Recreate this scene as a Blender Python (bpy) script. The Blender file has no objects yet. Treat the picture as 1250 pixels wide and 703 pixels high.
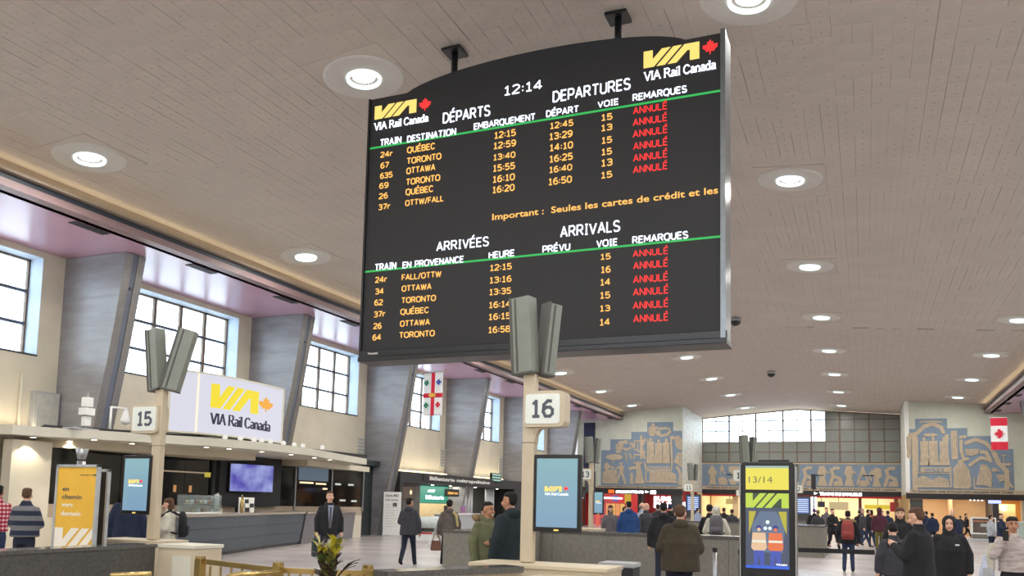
import bpy, bmesh, math, random
from mathutils import Vector, Matrix
random.seed(7)
SC = bpy.context.scene
COL = SC.collection
R = math.radians

# ------------------------------------------------------------------ camera
cam_data = bpy.data.cameras.new('camera')
cam = bpy.data.objects.new('camera', cam_data)
COL.objects.link(cam)
r_ = Vector((0.9223087, 0.3857861, 0.0227100)); u_ = Vector((0.0153127, -0.0952009, 0.9953403)); f_ = Vector((-0.3861504, 0.9176633, 0.0937121))
cam.matrix_world = Matrix(((r_.x, u_.x, -f_.x, 0), (r_.y, u_.y, -f_.y, 0), (r_.z, u_.z, -f_.z, 1.68), (0, 0, 0, 1)))
cam_data.sensor_width = 36.0
cam_data.lens = 1027.55 / 1250 * 36
cam_data.shift_y = 166.67 / 1250
cam_data.clip_end = 400
SC.camera = cam

# ------------------------------------------------------------------ sky (bright overcast), exposure
SC.view_settings.view_transform = 'Standard'
SC.view_settings.look = 'None'
SC.view_settings.gamma = 1
SC.view_settings.use_curve_mapping = False
SC.view_settings.exposure = -0.05
world = bpy.data.worlds.new('overcast'); SC.world = world; world.use_nodes = True
wn = world.node_tree.nodes; wl = world.node_tree.links
bg = wn['Background']
tc = wn.new('ShaderNodeTexCoord'); sx = wn.new('ShaderNodeSeparateXYZ'); rp = wn.new('ShaderNodeValToRGB')
wl.new(tc.outputs['Generated'], sx.inputs[0]); wl.new(sx.outputs['Z'], rp.inputs[0]); wl.new(rp.outputs[0], bg.inputs[0])
rp.color_ramp.elements[0].position = 0.0; rp.color_ramp.elements[0].color = (0.74, 0.82, 0.92, 1)
rp.color_ramp.elements[1].position = 0.6; rp.color_ramp.elements[1].color = (0.86, 0.93, 1.0, 1)
bg.inputs[1].default_value = 7.0
LAMP_W = 260.0          # each big ceiling downlight
COVE_W = 60.0

# ------------------------------------------------------------------ materials
def lin(c):
    c = c / 255
    return c / 12.92 if c <= 0.04045 else ((c + 0.055) / 1.055) ** 2.4
def C(r, g, b): return (lin(r), lin(g), lin(b), 1)
MATS = {}
def mat(name, col, rough=0.6, metal=0.0, emit=0.0, var=0.12, scale=6.0, bump=0.0, coat=0.0, bscale=60.0, stretch=None):
    """plain procedural material: base colour broken up by noise, optional bump"""
    if name in MATS: return MATS[name]
    m = bpy.data.materials.new(name); m.use_nodes = True
    n = m.node_tree.nodes; l = m.node_tree.links
    b = n['Principled BSDF']
    b.inputs['Roughness'].default_value = rough; b.inputs['Metallic'].default_value = metal
    b.inputs['Coat Weight'].default_value = coat
    if emit > 0:
        b.inputs['Base Color'].default_value = (0.02, 0.02, 0.02, 1)
        b.inputs['Emission Color'].default_value = col; b.inputs['Emission Strength'].default_value = emit
    else:
        t = n.new('ShaderNodeTexCoord'); nz = n.new('ShaderNodeTexNoise'); nz.inputs['Scale'].default_value = scale; nz.inputs['Detail'].default_value = 5
        mp = n.new('ShaderNodeMapping')
        if stretch: mp.inputs['Scale'].default_value = stretch
        mx = n.new('ShaderNodeValToRGB')
        e = mx.color_ramp.elements
        e[0].position = 0.3; e[1].position = 0.7
        e[0].color = tuple(c * (1 - var) for c in col[:3]) + (1,); e[1].color = tuple(min(1, c * (1 + var)) for c in col[:3]) + (1,)
        l.new(t.outputs['Object'], mp.inputs[0]); l.new(mp.outputs[0], nz.inputs['Vector']); l.new(nz.outputs[0], mx.inputs[0]); l.new(mx.outputs[0], b.inputs['Base Color'])
        if bump > 0:
            nb = n.new('ShaderNodeTexNoise'); nb.inputs['Scale'].default_value = bscale; bp = n.new('ShaderNodeBump'); bp.inputs['Strength'].default_value = bump; bp.inputs['Distance'].default_value = 0.02
            l.new(mp.outputs[0], nb.inputs['Vector']); l.new(nb.outputs[0], bp.inputs['Height']); l.new(bp.outputs[0], b.inputs['Normal'])
    MATS[name] = m
    return m
def led(name, r, g, b, s=1.0): return mat(name, C(r, g, b), emit=s)

M_CREAM = mat('cream_stone', C(212, 204, 184), 0.75, var=0.06, scale=1.2, bump=0.1)
M_CREAM2 = mat('cream_wall_panel', C(206, 202, 186), 0.6, var=0.05, scale=0.8)
M_TILE = mat('ceiling_tile', C(188, 178, 168), 0.85, var=0.05, scale=0.7, bump=0.15, bscale=25)
M_GROOVE = mat('ceiling_groove', C(158, 143, 132), 0.9)
M_SOFFIT = mat('mauve_soffit', C(188, 150, 172), 0.28, var=0.08, scale=0.35)
M_FBEIGE = mat('fascia_beige', C(150, 135, 118), 0.6, var=0.05)
M_FDARK = mat('fascia_dark', C(44, 50, 60), 0.5)
M_FBROWN = mat('fascia_mauve_brown', C(140, 116, 116), 0.5, var=0.05)
M_WARM = mat('warm_yellow_band', C(214, 190, 150), 0.8)
M_BLACK = mat('satin_black', C(26, 26, 28), 0.35)
M_MBLACK = mat('matte_black', C(36, 36, 38), 0.6)
M_GLASSBLK = mat('black_glazing', C(16, 16, 18), 0.06, var=0.2, scale=2)
M_STEEL = mat('brushed_steel', C(170, 172, 174), 0.3, 0.9, var=0.06)
M_ALU = mat('aluminium_trim', C(186, 190, 192), 0.4, 0.6)
M_BRASS = mat('polished_brass', C(186, 162, 104), 0.25, 0.85, var=0.12)
M_FRAMEB = mat('bronze_window_frame', C(112, 96, 82), 0.5, 0.2)
M_POST = mat('beige_post_enamel', C(196, 182, 156), 0.5, var=0.04)
M_GREYGREEN = mat('beacon_grey', C(128, 132, 122), 0.5, var=0.06)
M_GREYDARK = mat('beacon_dark_edge', C(84, 82, 76), 0.6)
M_GRANITE = mat('dark_granite', C(74, 72, 68), 0.45, var=0.35, scale=40)
M_GRANTOP = mat('polished_granite_top', C(92, 90, 86), 0.12, var=0.25, scale=30)
M_GREYWALL = mat('grey_stone_barrier', C(122, 118, 108), 0.5, var=0.14, scale=12)
M_COUNTERB = mat('blue_grey_counter', C(72, 82, 90), 0.5, var=0.12, scale=8)
M_COUNTERG = mat('grey_counter_panel', C(120, 116, 120), 0.5, var=0.08, scale=8)
M_COUNTERT = mat('counter_top_beige', C(150, 140, 128), 0.25, var=0.08)
M_WHITE = mat('white_paint', C(232, 232, 228), 0.5, var=0.03)
M_SIGNW = mat('sign_face_white', C(226, 230, 222), 0.35, var=0.02)
M_TXTG = mat('sign_digit_grey', C(74, 80, 88), 0.5)
M_GREYP = mat('light_grey_panel', C(168, 170, 172), 0.5, var=0.05)
M_REDW = mat('red_shop_wall', C(176, 32, 36), 0.4, var=0.08)
M_SHOPW = mat('warm_shop_wall', C(238, 214, 164), 0.7, var=0.05)
M_PEACH = mat('peach_shop_wall', C(226, 190, 142), 0.7, var=0.05)
M_DARKGREY = mat('dark_grey_metal', C(64, 64, 62), 0.5, var=0.1)
M_TRAVERT = mat('veined_travertine', C(196, 194, 184), 0.5, var=0.22, scale=3.5, bump=0.2)
M_MBLUE = mat('mural_blue', C(124, 142, 160), 0.8, var=0.06, scale=4)
M_MBEIGE = mat('mural_beige', C(186, 170, 146), 0.8, var=0.08, scale=5, bump=0.2)
M_YEL = mat('via_yellow_paint', C(228, 178, 58), 0.5, var=0.05, scale=3)
M_PAPER = mat('print_white', C(236, 230, 214), 0.6, var=0.02)
M_PRDARK = mat('print_grey', C(84, 82, 84), 0.6, var=0.02)
M_BLUEY = mat('reveal_blue_glow_tint', C(196, 212, 226), 0.6, var=0.05)
L_WHITE = led('led_white', 235, 240, 255, 2.2)
L_AMB = led('led_amber', 255, 186, 90, 1.4)
L_RED = led('led_red', 255, 40, 40, 1.3)
L_GREEN = led('led_green', 40, 200, 90, 0.9)
L_YEL = led('led_yellow', 255, 226, 120, 1.1)
L_LAMP = led('lamp_disc', 255, 255, 250, 14.0)
L_RING = led('lamp_ring', 225, 240, 240, 1.6)
L_SPOT = led('spot_warm', 255, 236, 200, 12.0)
L_GLOBE = led('globe_lamp', 255, 250, 240, .85)
L_TUBE = led('tube_white', 250, 250, 255, 6.0)

def marble(name, c1, c2, rough, axis_scale):
    m = bpy.data.materials.new(name); m.use_nodes = True; n = m.node_tree.nodes; l = m.node_tree.links
    b = n['Principled BSDF']; b.inputs['Roughness'].default_value = rough
    t = n.new('ShaderNodeTexCoord'); mp = n.new('ShaderNodeMapping'); mp.inputs['Scale'].default_value = axis_scale
    nz = n.new('ShaderNodeTexNoise'); nz.inputs['Scale'].default_value = 2.0; nz.inputs['Detail'].default_value = 8; nz.inputs['Distortion'].default_value = 0.6
    rp = n.new('ShaderNodeValToRGB'); rp.color_ramp.elements[0].position = 0.32; rp.color_ramp.elements[1].position = 0.62
    rp.color_ramp.elements[0].color = c1; rp.color_ramp.elements[1].color = c2
    l.new(t.outputs['Object'], mp.inputs[0]); l.new(mp.outputs[0], nz.inputs['Vector']); l.new(nz.outputs[0], rp.inputs[0]); l.new(rp.outputs[0], b.inputs['Base Color'])
    return m
M_FIN = marble('grey_veined_marble', C(128, 126, 128), C(146, 146, 150), 0.3, (0.35, 0.35, 1.7))
M_FINFRONT = mat('bluish_grey_inlay', C(98, 104, 118), 0.4, var=0.08, scale=2)
M_FINEDGE = mat('grey_metal_edge', C(128, 124, 120), 0.35, 0.4, var=0.08)

# floor: polished pale terrazzo
M_FLOOR = bpy.data.materials.new('polished_terrazzo'); M_FLOOR.use_nodes = True
n = M_FLOOR.node_tree.nodes; l = M_FLOOR.node_tree.links; b = n['Principled BSDF']
t = n.new('ShaderNodeTexCoord'); nz = n.new('ShaderNodeTexNoise'); nz.inputs['Scale'].default_value = 0.6; nz.inputs['Detail'].default_value = 6
rp = n.new('ShaderNodeValToRGB'); rp.color_ramp.elements[0].position = 0.35; rp.color_ramp.elements[1].position = 0.7
rp.color_ramp.elements[0].color = C(176, 168, 168); rp.color_ramp.elements[1].color = C(192, 184, 184)
vo = n.new('ShaderNodeTexVoronoi'); vo.inputs['Scale'].default_value = 60
mx = n.new('ShaderNodeMix'); mx.data_type = 'RGBA'; mx.blend_type = 'MULTIPLY'; mx.inputs[0].default_value = 0.15
l.new(t.outputs['Object'], nz.inputs['Vector']); l.new(nz.outputs[0], rp.inputs[0]); l.new(t.outputs['Object'], vo.inputs['Vector'])
l.new(rp.outputs[0], mx.inputs[6]); l.new(vo.outputs['Color'], mx.inputs[7]); l.new(mx.outputs[2], b.inputs['Base Color'])
rr = n.new('ShaderNodeMapRange'); rr.inputs[3].default_value = 0.2; rr.inputs[4].default_value = 0.3
l.new(nz.outputs[0], rr.inputs[0]); l.new(rr.outputs[0], b.inputs['Roughness'])

# far ceiling field: same tiling as relief
M_TILEFAR = bpy.data.materials.new('ceiling_tile_far'); M_TILEFAR.use_nodes = True
n = M_TILEFAR.node_tree.nodes; l = M_TILEFAR.node_tree.links; b = n['Principled BSDF']; b.inputs['Roughness'].default_value = 0.85
t = n.new('ShaderNodeTexCoord'); br = n.new('ShaderNodeTexBrick'); br.inputs['Scale'].default_value = 1.0
mp = n.new('ShaderNodeMapping'); mp.inputs['Rotation'].default_value = (0, 0, R(90))
br.inputs['Brick Width'].default_value = 0.68; br.inputs['Row Height'].default_value = 0.34; br.inputs['Mortar Size'].default_value = 0.008
br.inputs['Color1'].default_value = C(188, 178, 168); br.inputs['Color2'].default_value = C(184, 171, 162); br.inputs['Mortar'].default_value = C(166, 151, 140)
l.new(t.outputs['Object'], mp.inputs[0]); l.new(mp.outputs[0], br.inputs['Vector']); l.new(br.outputs[0], b.inputs['Base Color'])

# window pane: clear slightly frosted glass that lets daylight through
def pane_mat(name, tint, tr):
    m = bpy.data.materials.new(name); m.use_nodes = True; n = m.node_tree.nodes; l = m.node_tree.links
    o = n['Material Output']; n.remove(n['Principled BSDF'])
    a = n.new('ShaderNodeBsdfTransparent'); a.inputs[0].default_value = tint
    g = n.new('ShaderNodeBsdfGlossy'); g.inputs['Roughness'].default_value = 0.1
    d = n.new('ShaderNodeBsdfDiffuse'); d.inputs[0].default_value = (0.5, 0.52, 0.52, 1)
    m1 = n.new('ShaderNodeMixShader'); m1.inputs[0].default_value = 1 - tr
    m2 = n.new('ShaderNodeMixShader'); m2.inputs[0].default_value = 0.05
    l.new(a.outputs[0], m1.inputs[1]); l.new(d.outputs[0], m1.inputs[2]); l.new(m1.outputs[0], m2.inputs[1]); l.new(g.outputs[0], m2.inputs[2]); l.new(m2.outputs[0], o.inputs[0])
    return m
M_PANE = pane_mat('clear_pane', (0.93, 0.98, 1, 1), 0.95)
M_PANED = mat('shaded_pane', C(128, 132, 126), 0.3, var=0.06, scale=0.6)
M_VITRINE = pane_mat('vitrine_glass', (0.85, 0.92, 0.92, 1), 0.85)

# ------------------------------------------------------------------ mesh helpers
class MB:
    def __init__(s): s.v = []; s.f = []
    def add(s, vs, fs):
        k = len(s.v); s.v += [tuple(v) for v in vs]; s.f += [tuple(i + k for i in f) for f in fs]; return s
    def box(s, x0, x1, y0, y1, z0, z1):
        x0, x1 = min(x0, x1), max(x0, x1); y0, y1 = min(y0, y1), max(y0, y1); z0, z1 = min(z0, z1), max(z0, z1)
        return s.add([(x0, y0, z0), (x1, y0, z0), (x1, y1, z0), (x0, y1, z0), (x0, y0, z1), (x1, y0, z1), (x1, y1, z1), (x0, y1, z1)],
                     [(0, 3, 2, 1), (4, 5, 6, 7), (0, 1, 5, 4), (1, 2, 6, 5), (2, 3, 7, 6), (3, 0, 4, 7)])
    def hull8(s, p):   # 8 points: bottom ring 0-3, top ring 4-7
        return s.add(p, [(0, 3, 2, 1), (4, 5, 6, 7), (0, 1, 5, 4), (1, 2, 6, 5), (2, 3, 7, 6), (3, 0, 4, 7)])
    def bar(s, a, b, w, h):  # square bar between two points, w horizontal width, h vertical height
        a = Vector(a); b = Vector(b); d = (b - a).normalized()
        up = Vector((0, 0, 1)) if abs(d.z) < 0.9 else Vector((0, 1, 0))
        sd = d.cross(up).normalized() * w / 2; uu = sd.cross(d).normalized() * h / 2
        P = [a - sd - uu, a + sd - uu, a + sd + uu, a - sd + uu, b - sd - uu, b + sd - uu, b + sd + uu, b - sd + uu]
        return s.add(P, [(0, 1, 2, 3), (7, 6, 5, 4), (0, 4, 5, 1), (1, 5, 6, 2), (2, 6, 7, 3), (3, 7, 4, 0)])
    def loft(s, rings, close=True):  # rings: list of equal-length point lists
        k = len(s.v); m = len(rings[0])
        for r in rings: s.v += [tuple(p) for p in r]
        for i in range(len(rings) - 1):
            for j in range(m):
                j2 = (j + 1) % m
                s.f.append((k + i * m + j, k + i * m + j2, k + (i + 1) * m + j2, k + (i + 1) * m + j))
        if close:
            s.f.append(tuple(k + j for j in range(m))[::-1]); s.f.append(tuple(k + (len(rings) - 1) * m + j for j in range(m)))
        return s
    def tube(s, a, b, r0, r1=None, n=12, caps=False):  # tapered cylinder; caps=True -> rounded ends
        r1 = r0 if r1 is None else r1
        a = Vector(a); b = Vector(b); d = (b - a); L = d.length; d = d / L if L > 1e-9 else Vector((0, 0, 1))
        up = Vector((0, 0, 1)) if abs(d.z) < 0.9 else Vector((1, 0, 0))
        e1 = d.cross(up).normalized(); e2 = d.cross(e1)
        def ring(c, r): return [c + (e1 * math.cos(2 * math.pi * i / n) + e2 * math.sin(2 * math.pi * i / n)) * r for i in range(n)]
        rs = []
        if caps:
            for q in (-0.92, -0.7, -0.38): rs.append(ring(a + d * r0 * q, r0 * math.sqrt(1 - q * q)))
        rs += [ring(a, r0), ring(b, r1)]
        if caps:
            for q in (0.38, 0.7, 0.92): rs.append(ring(b + d * r1 * q, r1 * math.sqrt(1 - q * q)))
        return s.loft(rs)
    def ell(s, c, rx, ry, rz, n=14, m=8):
        rs = []
        for i in range(1, m):
            t = math.pi * i / m; z = -math.cos(t); q = math.sin(t)
            rs.append([(c[0] + rx * q * math.cos(2 * math.pi * j / n), c[1] + ry * q * math.sin(2 * math.pi * j / n), c[2] + rz * z) for j in range(n)])
        return s.loft(rs)
    def stack(s, secs, n=18):  # horizontal elliptical sections (x,y,z,rx,ry)
        return s.loft([[(x + rx * math.cos(2 * math.pi * j / n), y + ry * math.sin(2 * math.pi * j / n), z) for j in range(n)] for x, y, z, rx, ry in secs])
    def prism(s, poly, y0, y1):  # polygon in XZ, extruded along Y
        m = len(poly); k = len(s.v)
        ar = sum(poly[i][0] * poly[(i + 1) % m][1] - poly[(i + 1) % m][0] * poly[i][1] for i in range(m))
        if ar < 0: poly = poly[::-1]
        s.v += [(x, y0, z) for x, z in poly] + [(x, y1, z) for x, z in poly]
        s.f.append(tuple(k + i for i in range(m))); s.f.append(tuple(k + m + i for i in range(m))[::-1])
        for i in range(m):
            j = (i + 1) % m; s.f.append((k + j, k + i, k + m + i, k + m + j))
        return s
    def vprism(s, poly, z0, z1, top=None):  # polygon in XY, extruded up; optional different top outline
        m = len(poly); k = len(s.v); tp = top or poly
        s.v += [(x, y, z0) for x, y in poly] + [(x, y, z1) for x, y in tp]
        s.f.append(tuple(k + i for i in range(m))[::-1]); s.f.append(tuple(k + m + i for i in range(m)))
        for i in range(m):
            j = (i + 1) % m; s.f.append((k + i, k + j, k + m + j, k + m + i))
        return s
    def disc(s, cx, cz, r, y0, y1, n=16, rz=None):
        rz = rz or r
        return s.prism([(cx + r * math.cos(2 * math.pi * i / n), cz + rz * math.sin(2 * math.pi * i / n)) for i in range(n)], y0, y1)
    def stroke(s, pts, w, y0, y1):  # thick polyline in XZ, segments staggered a hair so faces never coincide
        for i in range(len(pts) - 1):
            s.q = (getattr(s, 'q', 0) + 1) % 9; y0_ = y0 - (y1 - y0) * 0.03 * s.q
            (x0, z0), (x1, z1) = pts[i], pts[i + 1]
            L = math.hypot(x1 - x0, z1 - z0) or 1e-6; dx = (x1 - x0) / L; dz = (z1 - z0) / L
            e = w * 0.35
            x0 -= dx * e * (i > 0); z0 -= dz * e * (i > 0); x1 += dx * e * (i < len(pts) - 2); z1 += dz * e * (i < len(pts) - 2)
            s.prism([(x0 - dz * w / 2, z0 + dx * w / 2), (x0 + dz * w / 2, z0 - dx * w / 2), (x1 + dz * w / 2, z1 - dx * w / 2), (x1 - dz * w / 2, z1 + dx * w / 2)], y0_, y1)
        return s
    def move(s, dx=0, dy=0, dz=0):
        s.v = [(x + dx, y + dy, z + dz) for x, y, z in s.v]; return s
    def mesh(s, name):
        me = bpy.data.meshes.new(name); me.from_pydata(s.v, [], s.f)
        bm = bmesh.new(); bm.from_mesh(me); bmesh.ops.recalc_face_normals(bm, faces=bm.faces); bm.to_mesh(me); bm.free()
        return me

def obj(name, mb, m, parent=None, loc=None, rot=None, smooth=False, kind=None, label=None, bevel=0):
    me = mb.mesh(name) if isinstance(mb, MB) else mb
    o = bpy.data.objects.new(name, me)
    if isinstance(mb, MB) and m is not None: me.materials.append(m)
    COL.objects.link(o)
    if parent is not None: o.parent = parent
    if loc: o.location = loc
    if rot: o.rotation_euler = rot
    if kind: o['kind'] = kind
    if label: o['label'] = label
    if smooth and isinstance(mb, MB):
        me.polygons.foreach_set('use_smooth', [True] * len(me.polygons))
    if bevel:
        md = o.modifiers.new('bevel', 'BEVEL'); md.width = bevel; md.segments = 2; md.limit_method = 'ANGLE'
    return o
def thing(name, label, cat, loc=(0, 0, 0), rz=0.0, group=None):
    o = bpy.data.objects.new(name, None); COL.objects.link(o); o.empty_display_size = 0.2
    o.location = loc; o.rotation_euler = (0, 0, rz); o['label'] = label; o['category'] = cat
    if group: o['group'] = group
    return o
def tag(o, label, cat, group=None):
    o['label'] = label; o['category'] = cat
    if group: o['group'] = group
    return o
def struct(name, mb, m, parent=None, **k): return obj(name, mb, m, parent, kind='structure', **k)
def relink(o, m):  # object-level material on shared mesh data
    o.material_slots[0].link = 'OBJECT'; o.material_slots[0].material = m

def text_mesh(s, bold=0.0, extrude=0.004):
    cu = bpy.data.curves.new('txt', 'FONT'); cu.body = s; cu.size = 1.0; cu.extrude = extrude; cu.offset = bold; cu.resolution_u = 3
    o = bpy.data.objects.new('txt', cu); COL.objects.link(o)
    bpy.context.view_layer.update()
    me = bpy.data.meshes.new_from_object(o.evaluated_get(bpy.context.evaluated_depsgraph_get()))
    bpy.data.objects.remove(o); bpy.data.curves.remove(cu)
    return me
def text(name, s, m, parent, x0, x1, zc, h, y, rot=None, bold=0.02, shear=0.0, depth=0.01, ycenter=None, label=None):
    """lettering standing in the local XZ plane facing -Y, fitted to width x0..x1 and cap height h, centred on zc"""
    me = text_mesh(s, bold, 0.5)
    xs = [v.co.x for v in me.vertices]; a, b = min(xs), max(xs)
    cap = 0.73
    for v in me.vertices:
        x = (v.co.x - a) / (b - a) * (x1 - x0); z = v.co.y / cap * h; d = v.co.z
        v.co = (x0 + x + shear * z, y - depth * (d + 0.5), zc - h / 2 + z)
    me.materials.append(m)
    if ' ' in s.strip():   # one object per word
        bm = bmesh.new(); bm.from_mesh(me); bm.faces.ensure_lookup_table(); seen = set(); isl = []
        for f in bm.faces:
            if f in seen: continue
            st = [f]; grp = []; seen.add(f)
            while st:
                g = st.pop(); grp.append(g)
                for e in g.edges:
                    for h_ in e.link_faces:
                        if h_ not in seen: seen.add(h_); st.append(h_)
            vs = [v.co.x for g in grp for v in g.verts]; isl.append((min(vs), max(vs), grp))
        isl.sort(key=lambda t: t[0]); words = []; gap = 0.17 * (x1 - x0) / (b - a)
        for lo, hi, grp in isl:
            if words and lo - words[-1][0] < gap: words[-1][0] = max(hi, words[-1][0]); words[-1][1] += grp
            else: words.append([hi, list(grp)])
        for _, grp in words:
            mp_ = {}; vs = []; fs = []
            for g in grp:
                for v in g.verts:
                    if v not in mp_: mp_[v] = len(vs); vs.append(tuple(v.co))
                fs.append([mp_[v] for v in g.verts])
            m2 = bpy.data.meshes.new(name); m2.from_pydata(vs, [], fs); m2.materials.append(m)
            o = bpy.data.objects.new(name, m2); COL.objects.link(o); o.parent = parent
        bm.free(); bpy.data.meshes.remove(me)
        return o
    o = bpy.data.objects.new(name, me); COL.objects.link(o); o.parent = parent
    if label: o['label'] = label
    return o

LEAF = [(0, 1), (.13, .74), (.27, .81), (.20, .43), (.38, .62), (.42, .52), (.64, .56), (.56, .38), (.64, .31), (.33, .06), (.37, -.05), (.05, 0), (.04, -.3)]
LEAF = LEAF + [(-x, z) for x, z in LEAF[::-1] if x != 0]
def leaf(mb, cx, cz, s, y0, y1): return mb.prism([(cx + x * s, cz + (z - 0.35) * s) for x, z in LEAF], y0, y1)
V_V = [(0, 1), (.30, 1), (.30, .45), (.60, 1), (.88, 1), (.34, 0), (0, 0)]
V_I = [(.43, 0), (.70, 0), (1.24, 1), (.97, 1)]
V_A = [(.79, 0), (1.33, 1), (1.80, 1), (1.80, 0), (1.50, 0), (1.50, .62), (1.42, .62), (1.07, 0)]
def via_logo(parent, x0, x1, z0, z1, y, m, name='logo_letter', depth=0.01):
    for P in (V_V, V_I, V_A):
        obj(name, MB().prism([(x0 + x / 1.8 * (x1 - x0), z0 + z * (z1 - z0)) for x, z in P], y - depth, y), m, parent)
# serif stroke lettering for the operator's name
SER = {'V': ([[(0, 1), (.3, 0), (.6, 1)]], .66, [(0, 1), (.6, 1)]), 'I': ([[(.12, 0), (.12, 1)]], .3, [(.12, 0), (.12, 1)]),
       'A': ([[(0, 0), (.32, 1), (.64, 0)], [(.12, .35), (.52, .35)]], .74, [(0, 0), (.64, 0)]),
       'R': ([[(.1, 0), (.1, 1), (.42, 1), (.55, .88), (.55, .64), (.42, .5), (.1, .5)], [(.35, .5), (.66, 0)]], .76, [(.1, 0), (.66, 0), (.1, 1)]),
       'C': ([[(.58, .8), (.42, 1), (.2, .97), (.04, .72), (.04, .28), (.2, .03), (.42, 0), (.6, .2)]], .7, []),
       'a': ([[(.04, .58), (.2, .68), (.36, .58), (.36, 0)], [(.36, .4), (.1, .34), (.02, .16), (.12, 0), (.36, .12)]], .48, [(.38, 0)]),
       'i': ([[(.08, 0), (.08, .66)], [(.08, .84), (.08, .95)]], .24, [(.08, 0)]), 'l': ([[(.08, 0), (.08, 1)]], .24, [(.08, 0), (.05, 1)]),
       'n': ([[(.06, 0), (.06, .66)], [(.06, .5), (.24, .68), (.4, .56), (.4, 0)]], .54, [(.06, 0), (.4, 0)]),
       'd': ([[(.4, 0), (.4, 1)], [(.4, .56), (.22, .68), (.04, .5), (.04, .16), (.2, 0), (.4, .12)]], .54, [(.42, 0), (.36, 1)]), ' ': ([], .28, [])}
def serif_text(parent, s, x0, x1, z0, h, y, m, w=0.11, depth=0.01, name='lettering'):
    tot = sum(SER[c][1] for c in s); k = (x1 - x0) / tot; mb = MB(); x = 0
    for c in s:
        st, adv, sf = SER[c]
        for p in st: mb.stroke([(x0 + (x + a) * k, z0 + b * h) for a, b in p], w * h, y - depth, y)
        for a, b in sf: mb.stroke([(x0 + (x + a - .1) * k, z0 + b * h), (x0 + (x + a + .1) * k, z0 + b * h)], w * h * 0.5, y - depth * 1.1, y)
        x += adv
    return obj(name, mb, m, parent)

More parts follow.
